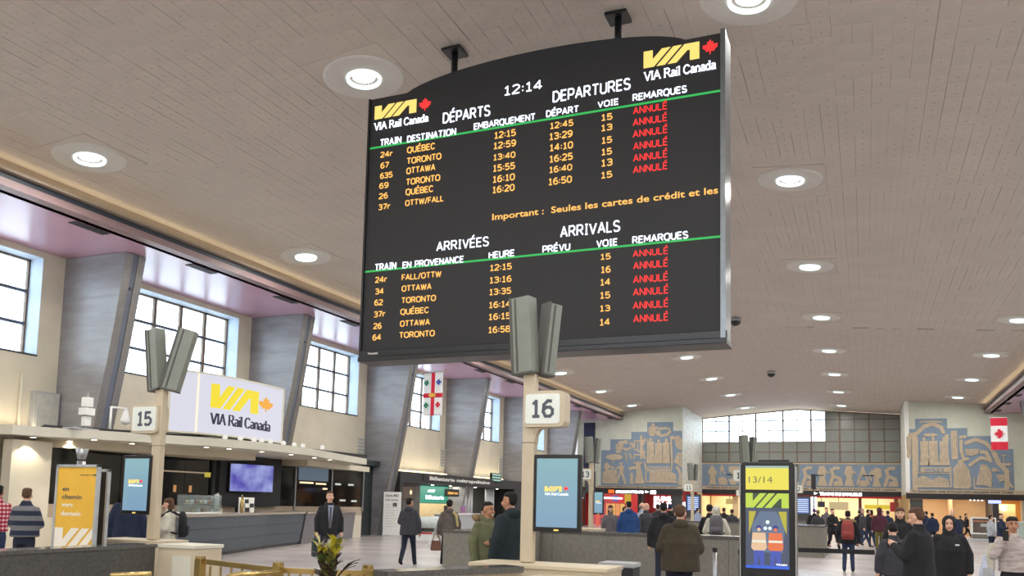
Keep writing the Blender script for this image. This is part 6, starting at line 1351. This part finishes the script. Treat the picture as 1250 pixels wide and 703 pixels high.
FB = {'black': (26, 26, 30), 'navy': (30, 40, 66), 'blue': (28, 62, 112), 'charcoal': (56, 56, 62), 'grey': (92, 88, 92), 'brown': (62, 54, 40), 'green': (96, 98, 70), 'taupe': (92, 84, 80), 'maroon': (74, 34, 50),
      'jean': (40, 54, 84), 'darkjean': (28, 34, 52), 'cream': (196, 192, 176), 'lightgrey': (168, 172, 178), 'rust': (140, 76, 48), 'white': (220, 220, 222), 'olive': (104, 98, 50), 'purple': (96, 60, 110), 'tealblack': (24, 36, 42), 'khaki': (110, 100, 74), 'shirt': (150, 162, 186), 'hair_black': (24, 20, 20), 'hair_brown': (84, 60, 42), 'hair_dark': (44, 34, 30), 'hair_grey': (130, 126, 122), 'red': (150, 34, 36)}
def F(n): return fabric(n, FB[n])
def banded(name, c1, c2, scale, plaid=False):
    m = bpy.data.materials.new(name); m.use_nodes = True; n = m.node_tree.nodes; l = m.node_tree.links; b = n['Principled BSDF']; b.inputs['Roughness'].default_value = .9
    t = n.new('ShaderNodeTexCoord'); w = n.new('ShaderNodeTexWave'); w.bands_direction = 'Z'; w.inputs['Scale'].default_value = scale; rp = n.new('ShaderNodeValToRGB'); rp.color_ramp.interpolation = 'CONSTANT'
    rp.color_ramp.elements[0].color = c1; rp.color_ramp.elements[1].position = .5; rp.color_ramp.elements[1].color = c2
    l.new(t.outputs['Object'], w.inputs['Vector']); l.new(w.outputs['Fac'], rp.inputs[0]); out = rp.outputs[0]
    if plaid:
        w2 = n.new('ShaderNodeTexWave'); w2.bands_direction = 'X'; w2.inputs['Scale'].default_value = scale; r2 = n.new('ShaderNodeValToRGB'); r2.color_ramp.interpolation = 'CONSTANT'
        r2.color_ramp.elements[0].color = (1, 1, 1, 1); r2.color_ramp.elements[1].position = .5; r2.color_ramp.elements[1].color = tuple(min(1, a * 1.3) for a in c1[:3]) + (1,)
        mx = n.new('ShaderNodeMix'); mx.data_type = 'RGBA'; mx.blend_type = 'MULTIPLY'; mx.inputs[0].default_value = .8
        l.new(t.outputs['Object'], w2.inputs['Vector']); l.new(w2.outputs['Fac'], r2.inputs[0]); l.new(out, mx.inputs[6]); l.new(r2.outputs[0], mx.inputs[7]); out = mx.outputs[2]
    l.new(out, b.inputs['Base Color']); return m
M_STRIPE = banded('striped_sweater', C(34, 40, 62), C(110, 110, 112), 1.9)
M_PLAID = banded('red_plaid', C(170, 40, 66), C(222, 190, 196), 4.5, True)
M_PATTERN = mat('patterned_blouse', C(176, 164, 160), .9, var=.34, scale=11, stretch=(.6, .6, 2.2))
M_EYE = mat('dark_eye', C(40, 28, 24), .3); M_LIP = mat('lip', C(160, 96, 84), .6); M_TEETH = mat('teeth', C(232, 226, 214), .4)
def person(label, x, y, H, face, top='black', trou='darkjean', hair='short', hairc='hair_dark', skin=0, l='down', r='down', legs='stand', hem=.80, puff=.0, wide=1.0, hood='collar', hy=0, hp=0, sleeve=True, shoes='black', lod=None, group=None, topm=None, smile=False, floor=0):
    D = math.hypot(x, y)
    if lod is None: lod = 0 if D < 16 else (1 if D < 30 else 2)
    if lod == 2: hy = round(hy / 30) * 30; hem = round(hem, 1); puff = round(puff, 2); wide = 1.0 if wide < 1.06 else 1.12; hp = 0 if abs(hp) < 12 else math.copysign(20, hp)
    p = dict(l=l, r=r, legs=legs, hem=hem, puff=puff, wide=wide, hood=hood, hy=hy, hp=hp, sleeve=sleeve, hair=hair, lod=lod)
    rz = math.atan2(-x, y) + R(face)
    t_ = thing('person', label, 'person', (x, y, floor), rz, group); s_ = H / 1.75; t_.scale = (s_, s_, s_)
    def add(nm, kind, key, fn, m_, *a):
        me = cached(kind, key, fn, p, *a)
        if not me.materials: me.materials.append(None)
        o_ = bpy.data.objects.new(nm, me); COL.objects.link(o_); o_.parent = t_; relink(o_, m_); return o_
    LAST.append(t_)
    add('body', 'body', (l, r, legs, hy, hp, lod), build_body, SKIN[skin])
    add('coat' if hem < .93 else 'top', 'top', (l, r, hem, puff, wide, hood, hy if hood == 'up' else 0, hp if hood == 'up' else 0, sleeve, lod), build_top, topm or F(top))
    add('trousers', 'tr', (legs, lod), build_trousers, F(trou))
    for i in (0, 1): add('shoe', 'shoe', (legs, i, lod), build_shoe, F(shoes), i)
    if hair != 'none': add('hair' if hair != 'beanie' else 'beanie', 'hair', (hair, hy, hp, lod), build_hair, F(hairc))
    f_ = face % 360
    if lod < 2 and (f_ < 130 or f_ > 230):
        M = head_parts(hy, hp)
        for s in (-1, 1):
            mb = MB().ell((s * .031, -.083, 1.637), .014, .008, .007, 10, 6); tf(mb, M, 0); obj('eye', mb, M_EYE, t_, smooth=True)
            mb = MB().tube((s * .018, -.089, 1.658), (s * .048, -.080, 1.660), .005, .004, 8, caps=True); tf(mb, M, 0); obj('eyebrow', mb, F('hair_dark'), t_)
        mb = MB().ell((0, -.088, 1.562), .026 if smile else .022, .008, .009 if smile else .006, 12, 6); tf(mb, M, 0); obj('mouth', mb, M_TEETH if smile else M_LIP, t_, smooth=True)
    return t_
def backpack(label, x, y, H, face, m_, z=1.22, w=.17, h=.26, puff=.0):   # rests on a back: own thing, same frame as its wearer
    rz = math.atan2(-x, y) + R(face); t_ = thing('backpack', label, 'backpack', (x, y, 0), rz); s_ = H / 1.75; t_.scale = (s_,) * 3
    yb = .165 + puff
    mb = MB().stack([(0, yb + .09, z - h, w * .85, .075), (0, yb + .10, z - h * .6, w, .095), (0, yb + .09, z + h * .5, w * .95, .08), (0, yb + .07, z + h, w * .7, .05)], 20)
    obj('pack_body', mb, m_, t_, smooth=True); obj('front_pocket', MB().stack([(0, yb + .17, z - h * .85, w * .7, .04), (0, yb + .185, z - h * .1, w * .75, .04)], 16), m_, t_, smooth=True)
    for s in (-1, 1):
        mb = MB(); pts = [(s * .12, yb + .02, z + h * .7), (s * .13, .03, 1.47 + puff), (s * .13, -.155 - puff, 1.33), (s * .17, -.12 - puff, 1.12), (s * .19, yb, z - h * .7)]
        for a, b in zip(pts[:-1], pts[1:]): mb.tube(a, b, .018, n=8, caps=True)
        obj('strap', mb, F('black'), t_, smooth=True)
    return t_
def held(nm, label, cat, x, y, H, face, at_, parts):   # an object in someone's hand, positioned in the holder's frame
    rz = math.atan2(-x, y) + R(face); s_ = H / 1.75; c, s = math.cos(rz), math.sin(rz)
    t_ = thing(nm, label, cat, (x + (at_[0] * c - at_[1] * s) * s_, y + (at_[0] * s + at_[1] * c) * s_, at_[2] * s_), rz)
    for n_, mb, m_ in parts: obj(n_, mb, m_, t_)
    return t_
def worn(nm, label, at_, parts):   # clothing detail: a child of the person built just before
    o_ = None; wearer = LAST[-1]
    for n_, mb, m_ in parts:
        q = obj(n_, mb.move(*at_), m_, wearer if o_ is None else o_)
        if o_ is None: o_ = q; q['label'] = label
    return o_
LAST = []
def phone(label, x, y, H, face, at_, tilt=0):
    return held('phone', label, 'phone', x, y, H, face, at_, [('case', MB().box(-.036, .036, -.005, .005, -.07, .07), M_BLACK), ('screen', MB().box(-.032, .032, .005, .0065, -.062, .062), M_DARKGREY)])

# --- left side
person('man in a red and white plaid shirt and jeans at the far left edge', -14.3, 10.38, 1.80, 200, trou='jean', hair='short', hairc='hair_black', skin=1, topm=M_PLAID, hem=.95, hy=-30, l='down', r='front')
person('man in a grey and navy striped sweater standing beside the plaid-shirted man', -13.31, 10.2, 1.76, 150, trou='darkjean', hairc='hair_brown', topm=M_STRIPE, hem=.92, wide=1.16, hy=20, l='front', r='front', puff=.01)
person('man in a dark navy coat partly hidden behind the screen of gate post 15', -12.1, 11.25, 1.86, 165, top='navy', hairc='hair_black', hair='short', skin=1, hem=.72, puff=.02, hy=20)
person('person in a cream jacket half hidden behind gate post 15', -12.3, 12.4, 1.64, 265, top='cream', trou='jean', hairc='hair_brown', hair='long', hem=.86, puff=.03, l='front', r='front', hp=10)
backpack('black backpack worn over the cream jacket behind gate post 15', -12.3, 12.4, 1.64, 265, F('black'), puff=.03)
phone('phone held by person in cream jacket behind gate post 15', -12.3, 12.4, 1.64, 265, (-.02, -.36, 1.13))
person('man in a black coat and striped tie walking toward the viewer with a dark bag', -11.74, 16.86, 1.87, 8, top='black', trou='charcoal', hairc='hair_brown', hem=.80, puff=.015, legs='walk', wide=1.02, hy=5, hood='back', hp=-10)
t_ = worn('necktie', 'light striped necktie over a pale shirt on the man in black coat', (0, -.162, 1.15), [('tie', MB().prism([(-.028, .26), (.028, .26), (.02, .21), (.032, -.16), (0, -.21), (-.032, -.16), (-.02, .21)], -.03, -.018), F('grey')), ('shirt_front', MB().prism([(-.06, .3), (.06, .3), (.03, -.1), (-.02, -.2)], -.018, .02), F('shirt'))])
held('dark_bag', 'dark green flat bag carried by the man in black coat and tie', 'bag', -11.74, 16.86, 1.87, 8, (-.30, -.08, .52), [('bag_body', MB().box(-.05, .05, -.2, .2, -.2, .2), mat('bag_green', C(14, 44, 40), .6)), ('handle', MB().tube((0, -.08, .2), (0, 0, .27), .01, n=6).tube((0, 0, .27), (0, .08, .2), .01, n=6), M_BLACK)])
person('man in a grey hooded coat and dark jeans walking away past the ticket office', -11.04, 19.44, 1.77, 165, top='charcoal', trou='darkjean', hairc='hair_black', skin=1, hem=.80, puff=.02, wide=1.08, legs='stride', hood='back', hy=-25, l='front', r='down')
person('woman in a taupe coat and black beanie walking away with a brown bag', -10.21, 20.11, 1.73, 190, top='taupe', trou='black', hair='beanie', hairc='hair_black', hem=.72, puff=.02, legs='walk', hood='back', l='down', r='carry', hy=-15)
worn('scarf', 'pale yellow scarf over the shoulder of the woman in taupe coat', (0, 0, 1.3), [('scarf_cloth', MB().tube((-.02, .10, .2), (-.16, .17, .05), .04, .04, 10, True).tube((-.16, .17, .05), (-.2, .17, -.22), .04, .03, 10, True), mat('scarf', C(176, 160, 110), .9))])
held('brown_handbag', 'brown leather handbag hanging from the hand of woman in taupe coat', 'bag', -10.21, 20.11, 1.73, 190, (.34, .05, .58), [('bag_body', MB().stack([(0, 0, -.16, .13, .07), (0, 0, -.12, .15, .08), (0, 0, .1, .12, .06)], 16), mat('leather', C(104, 66, 46), .5)), ('handle', MB().tube((-.1, 0, .08), (-.05, 0, .26), .01, n=6).tube((-.05, 0, .26), (.05, 0, .26), .01, n=6).tube((.05, 0, .26), (.1, 0, .08), .01, n=6), mat('leather', C(1, 1, 1))), ('buckle', MB().box(-.03, .03, -.09, -.08, -.05, 0), M_BRASS)])
held('white_paper_bag', 'crumpled white paper carried beside the brown handbag', 'bag', -10.21, 20.11, 1.73, 190, (.48, .0, .68), [('paper', MB().stack([(0, 0, -.1, .07, .03), (.02, 0, 0, .11, .05), (0, 0, .12, .08, .03)], 7), M_WHITE)])
person('dark-clothed person seated far behind near the white ticket office pillars', -12.57, 27.4, 1.48, 60, top='black', hairc='hair_black', hood='back', hem=.8)
person('person with a white cap seen between the green parka and dark coat men', -11.0, 26.3, 1.62, 20, top='navy', hair='beanie', hairc='white', hem=.85)
person('person in a red and blue top far behind the man in green parka', -11.2, 28.0, 1.55, 200, top='red', hairc='hair_dark', hem=.9)
# --- greeting pair behind gate 16 plinth
person('smiling man in a green parka shaking hands behind gate post 16', -5.12, 11.35, 1.70, 38, top='green', trou='darkjean', hairc='hair_black', skin=1, hem=.72, puff=.03, hood='back', l='reach', r='down', hy=8, smile=True)
t_ = worn('parka_fur_trim', 'beige fur trim on the hood of the green parka', (0, .08, 1.47), [('fur', MB().tube((-.15, .02, .02), (-.11, .12, .05), .045, n=10, caps=True).tube((-.11, .12, .05), (.11, .12, .05), .045, n=10, caps=True).tube((.11, .12, .05), (.15, .02, .02), .045, n=10, caps=True), mat('fur', C(140, 118, 84), 1.0, bump=1.0, var=.3, scale=30))])
person('man in a dark hooded jacket with his back turned behind gate post 16', -4.58, 10.85, 1.84, 232, top='tealblack', trou='black', hairc='hair_black', skin=1, hem=.78, puff=.035, hood='back', l='down', r='reach', hy=10)
# --- middle
person('man in a bulky dark brown quilted coat seen from behind at the barrier', -2.45, 12.1, 1.72, 183, top='brown', trou='darkjean', hairc='hair_brown', hem=.70, puff=.06, wide=1.08, hood='back', l='front', r='front', hy=-12)
person('dark-haired person in a black coat just left of the brown-coated man', -3.98, 17.9, 1.78, 185, top='black', hairc='hair_black', hem=.75, puff=.04, hood='back')
person('hooded person in a pale grey jacket beyond the barrier, wearing a backpack', -3.42, 21.3, 1.72, 180, top='cream', trou='charcoal', hairc='hair_grey', hair='none', hood='up', hem=.72, puff=.05, l='front', r='down')
backpack('grey backpack on the pale hooded jacket beyond the long grey barrier', -3.42, 21.3, 1.72, 180, F('grey'), z=1.28, puff=.05)
person('tall man in a royal blue jacket standing back turned beyond the barrier', -6.5, 24.51, 1.83, 195, top='blue', trou='darkjean', hairc='hair_black', hem=.80, puff=.03, hood='back', wide=1.08)
person('woman in a grey jacket facing the viewer left of the blue-jacketed man', -7.55, 26.26, 1.70, 10, top='grey', trou='black', hair='long', hairc='hair_dark', hem=.85)
person('person in a maroon patterned top behind the woman in grey jacket', -7.55, 28.2, 1.69, 340, top='maroon', trou='black', hairc='hair_black', hair='long')
person('person in black at the left of the red shop entrance', -8.05, 29.9, 1.66, 90, top='purple', trou='black', hairc='hair_dark', hem=.8)
person('bald man in a dark jacket walking right of the blue-jacketed man', -6.22, 25.6, 1.80, 40, top='charcoal', trou='navy', hair='bald', hairc='hair_grey', hem=.85, legs='walk', wide=1.05)
person('grey-haired man in a pale blue shirt behind the bald man', -6.62, 26.7, 1.81, 120, top='shirt', trou='lightgrey', hair='bald', hairc='hair_grey', hem=.92)
held('white_shopping_bag', 'white shopping bag carried by the bald man in dark jacket', 'bag', -6.22, 25.6, 1.80, 40, (.3, -.1, .66), [('bag_body', MB().box(-.04, .04, -.14, .14, -.2, .14), M_WHITE), ('handle', MB().box(-.01, .01, -.06, .06, .14, .2), M_REDW)])
person('person in a fur-hooded dark parka facing the red shop sign', -6.84, 29.81, 1.79, 200, top='charcoal', hood='back', hairc='hair_dark', hem=.75, puff=.04)
person('person in a black beanie beside the fur-hooded parka', -6.5, 30.4, 1.78, 150, top='black', hair='beanie', hairc='navy', hem=.8, puff=.04)
person('person in a black hat behind the brown-coated man, against the screens', -3.95, 23.5, 1.76, 170, top='black', hair='beanie', hairc='hair_black', hem=.8)
person('brown-haired seated person whose head shows over the barrier left of kiosk', -2.25, 20.9, 1.24, 180, top='black', hairc='hair_brown', hem=.8)
person('person in blue and white jacket at the far counter left of gate 11 post', -8.28, 45.55, 1.68, 130, top='shirt', hairc='hair_dark', hem=.85)
person('tall dark-haired shop worker behind the far counter', -7.6, 47.5, 1.78, 0, top='navy', hairc='hair_black')
person('person in a light blue shirt leaning on the far counter', -6.6, 40.86, 1.72, 200, top='shirt', hairc='hair_black', l='lean', r='lean', hem=.9)
GQ = 'dark-jacketed people in line left of the kiosk'
person('leftmost dark-jacketed person in line left of the kiosk', -5.75, 37.9, 1.72, 170, top='black', hairc='hair_brown', puff=.03, group=GQ)
person('middle dark-jacketed person in line left of the kiosk', -5.3, 37.07, 1.66, 200, top='charcoal', hairc='hair_dark', puff=.03, group=GQ)
person('dark-jacketed person in line nearest the left side of the kiosk', -5.05, 39.23, 1.66, 150, top='black', hairc='hair_brown', puff=.03, group=GQ)
# --- right group
person('person with purple hair at the barrier block right of the kiosk', -2.15, 40.51, 1.79, 180, top='black', hairc='purple', hem=.8, puff=.03)
person('person in a dark jacket with beige hat right of the purple-haired one', -1.95, 39.3, 1.70, 200, top='charcoal', hair='beanie', hairc='khaki', hem=.8, puff=.02)
person('tall man in a grey coat behind the dark-jacketed queue', -1.72, 42.85, 1.85, 20, top='grey', hairc='hair_black', trou='black', hem=.75)
person('man in a black coat holding a cup in front of the centre shops', -1.30, 38.4, 1.78, 30, top='black', hairc='hair_black', trou='black', hem=.8, legs='walk', r='front')
person('person in a black fur-hooded coat and jeans wearing a red backpack', -0.47, 25.63, 1.70, 178, top='black', trou='jean', hairc='hair_black', hem=.68, puff=.05, hood='back')
backpack('red backpack on the person in black coat and jeans', -0.47, 25.63, 1.70, 178, mat('red_pack', C(138, 58, 54), .8, var=.1), z=1.20, w=.17, h=.27, puff=.05)
worn('hood_fur', 'beige fur trim lying across the shoulders above the red backpack', (0, .16, 1.47), [('fur', MB().tube((-.2, -.06, -.02), (0, .07, 0), .035, n=8, caps=True).tube((0, .07, 0), (.2, -.06, .04), .035, n=8, caps=True), mat('fur', C(1, 1, 1)))])
person('person in a black coat just right of the red backpack wearer', -0.30, 46.5, 1.76, 180, top='black', hairc='hair_black', hem=.8)
person('man in a dark jacket and jeans striding right behind the belt', -0.15, 43.5, 1.84, 90, top='charcoal', trou='jean', hairc='hair_grey', legs='walk', hem=.85)
person('man in a black jacket with jeans walking beside the striding man', 0.12, 45.0, 1.80, 120, top='black', trou='jean', hairc='hair_dark', legs='stride', hem=.85)
person('woman in a rust coloured coat among the crowd before the yellow shop', 0.29, 50.25, 1.80, 160, top='rust', trou='black', hairc='hair_dark', hair='long')
person('hooded person in a maroon jacket and olive trousers', 0.53, 39.45, 1.86, 185, top='maroon', trou='olive', hairc='maroon', hair='none', hood='up', hem=.85, puff=.02)
person('person in a blue jacket behind the woman with long brown hair', 0.95, 44.03, 1.76, 200, top='navy', hairc='hair_dark', hem=.8)
person('pale jacketed person farther back left of the brown-haired woman', 0.78, 47.5, 1.74, 10, top='lightgrey', hairc='hair_brown')
person('woman with long brown hair in a black coat facing the viewer', 0.64, 18.9, 1.78, 0, top='black', trou='black', hair='long', hairc='hair_brown', hem=.72, puff=.04)
person('man in a black sweater looking down at his hands by the stanchions', 0.62, 12.24, 1.75, 247, top='black', trou='charcoal', hairc='hair_brown', hem=.86, puff=.02, wide=1.15, l='phone', r='phone', hp=14, hood='collar')
phone('phone in the hands of the man in black sweater', 0.62, 12.24, 1.75, 247, (0, -.385, 1.27))
person('dark quilted jacket person mostly hidden behind the man in black sweater', 0.40, 14.9, 1.50, 200, top='charcoal', trou='black', hair='beanie', hairc='hair_black', hem=.8, puff=.04, hp=25)
person('woman in a long black hooded puffer coat facing the viewer', 1.18, 14.66, 1.63, 3, top='black', trou='black', hairc='black', hair='none', hood='up', hem=.62, puff=.045, wide=1.04)
worn('puffer_badge', 'small pale badge on the chest of the black puffer coat', (.1, -.236, 1.3), [('badge', MB().box(-.03, .03, 0, .012, -.01, .012), M_WHITE)])
person('pair member in navy jacket walking left in front of peach wall', 2.95, 50.28, 1.78, 230, top='navy', hairc='hair_black', legs='walk')
person('pair member in dark jacket with backpack shape beside the navy jacket', 3.05, 47.2, 1.70, 200, top='navy', hairc='hair_black', puff=.04, hem=.85)
person('bald man in a navy jacket over grey shirt behind the black puffer', 2.83, 33.88, 1.83, 350, top='navy', trou='charcoal', hair='bald', hairc='hair_grey', hem=.85, wide=1.1)
person('small distant person before the peach wall', 6.2, 68.0, 1.55, 180, top='charcoal', hairc='hair_dark')
person('man in a black and white track jacket walking right before the display case', 6.1, 63.0, 1.71, 95, top='black', trou='black', hairc='hair_black', legs='walk', hem=.9)
person('woman in a pale patterned blouse and black trousers looking at her phone', 1.92, 13.87, 1.66, 5, topm=M_PATTERN, trou='black', hair='bun', hairc='hair_black', skin=1, hem=.93, l='down', r='high', hy=6, hood='none', puff=.01, sleeve=True)
phone('black phone held up by the woman in patterned blouse', 1.92, 13.87, 1.66, 5, (-.12, -.34, 1.47))
held('clear_shopping_bag', 'pale plastic shopping bag hanging beside the woman in patterned blouse', 'bag', 1.92, 13.87, 1.66, 5, (-.36, -.05, 1.0), [('bag_body', MB().stack([(0, 0, -.26, .09, .06), (0, 0, -.1, .1, .07), (.02, 0, .14, .06, .03), (.05, 0, .24, .02, .02)], 10), mat('plastic_bag', C(190, 196, 214), .25)), ('print', MB().box(-.05, .05, -.078, -.07, -.14, -.02), M_GREYP)])
worn('beige_coat_on_arm', 'pale beige coat draped over the arm holding the phone', (-.30, -.08, 1.2), [('cloth', MB().stack([(0, 0, -.25, .05, .05), (0, 0, 0, .07, .06), (.03, 0, .15, .04, .04)], 10), F('cream'))])
person('person in a dark jacket bending over the counter at right', 5.18, 40.32, 1.74, 60, top='navy', hairc='hair_black', l='lean', r='lean')
person('person with a pale scarf leaning beside the dark jacket at right', 4.95, 41.5, 1.66, 120, top='lightgrey', hairc='hair_dark', hem=.8)
person('worker behind the juice stand against the amber light', 8.65, 71.2, 1.80, 20, top='black', hairc='hair_black')
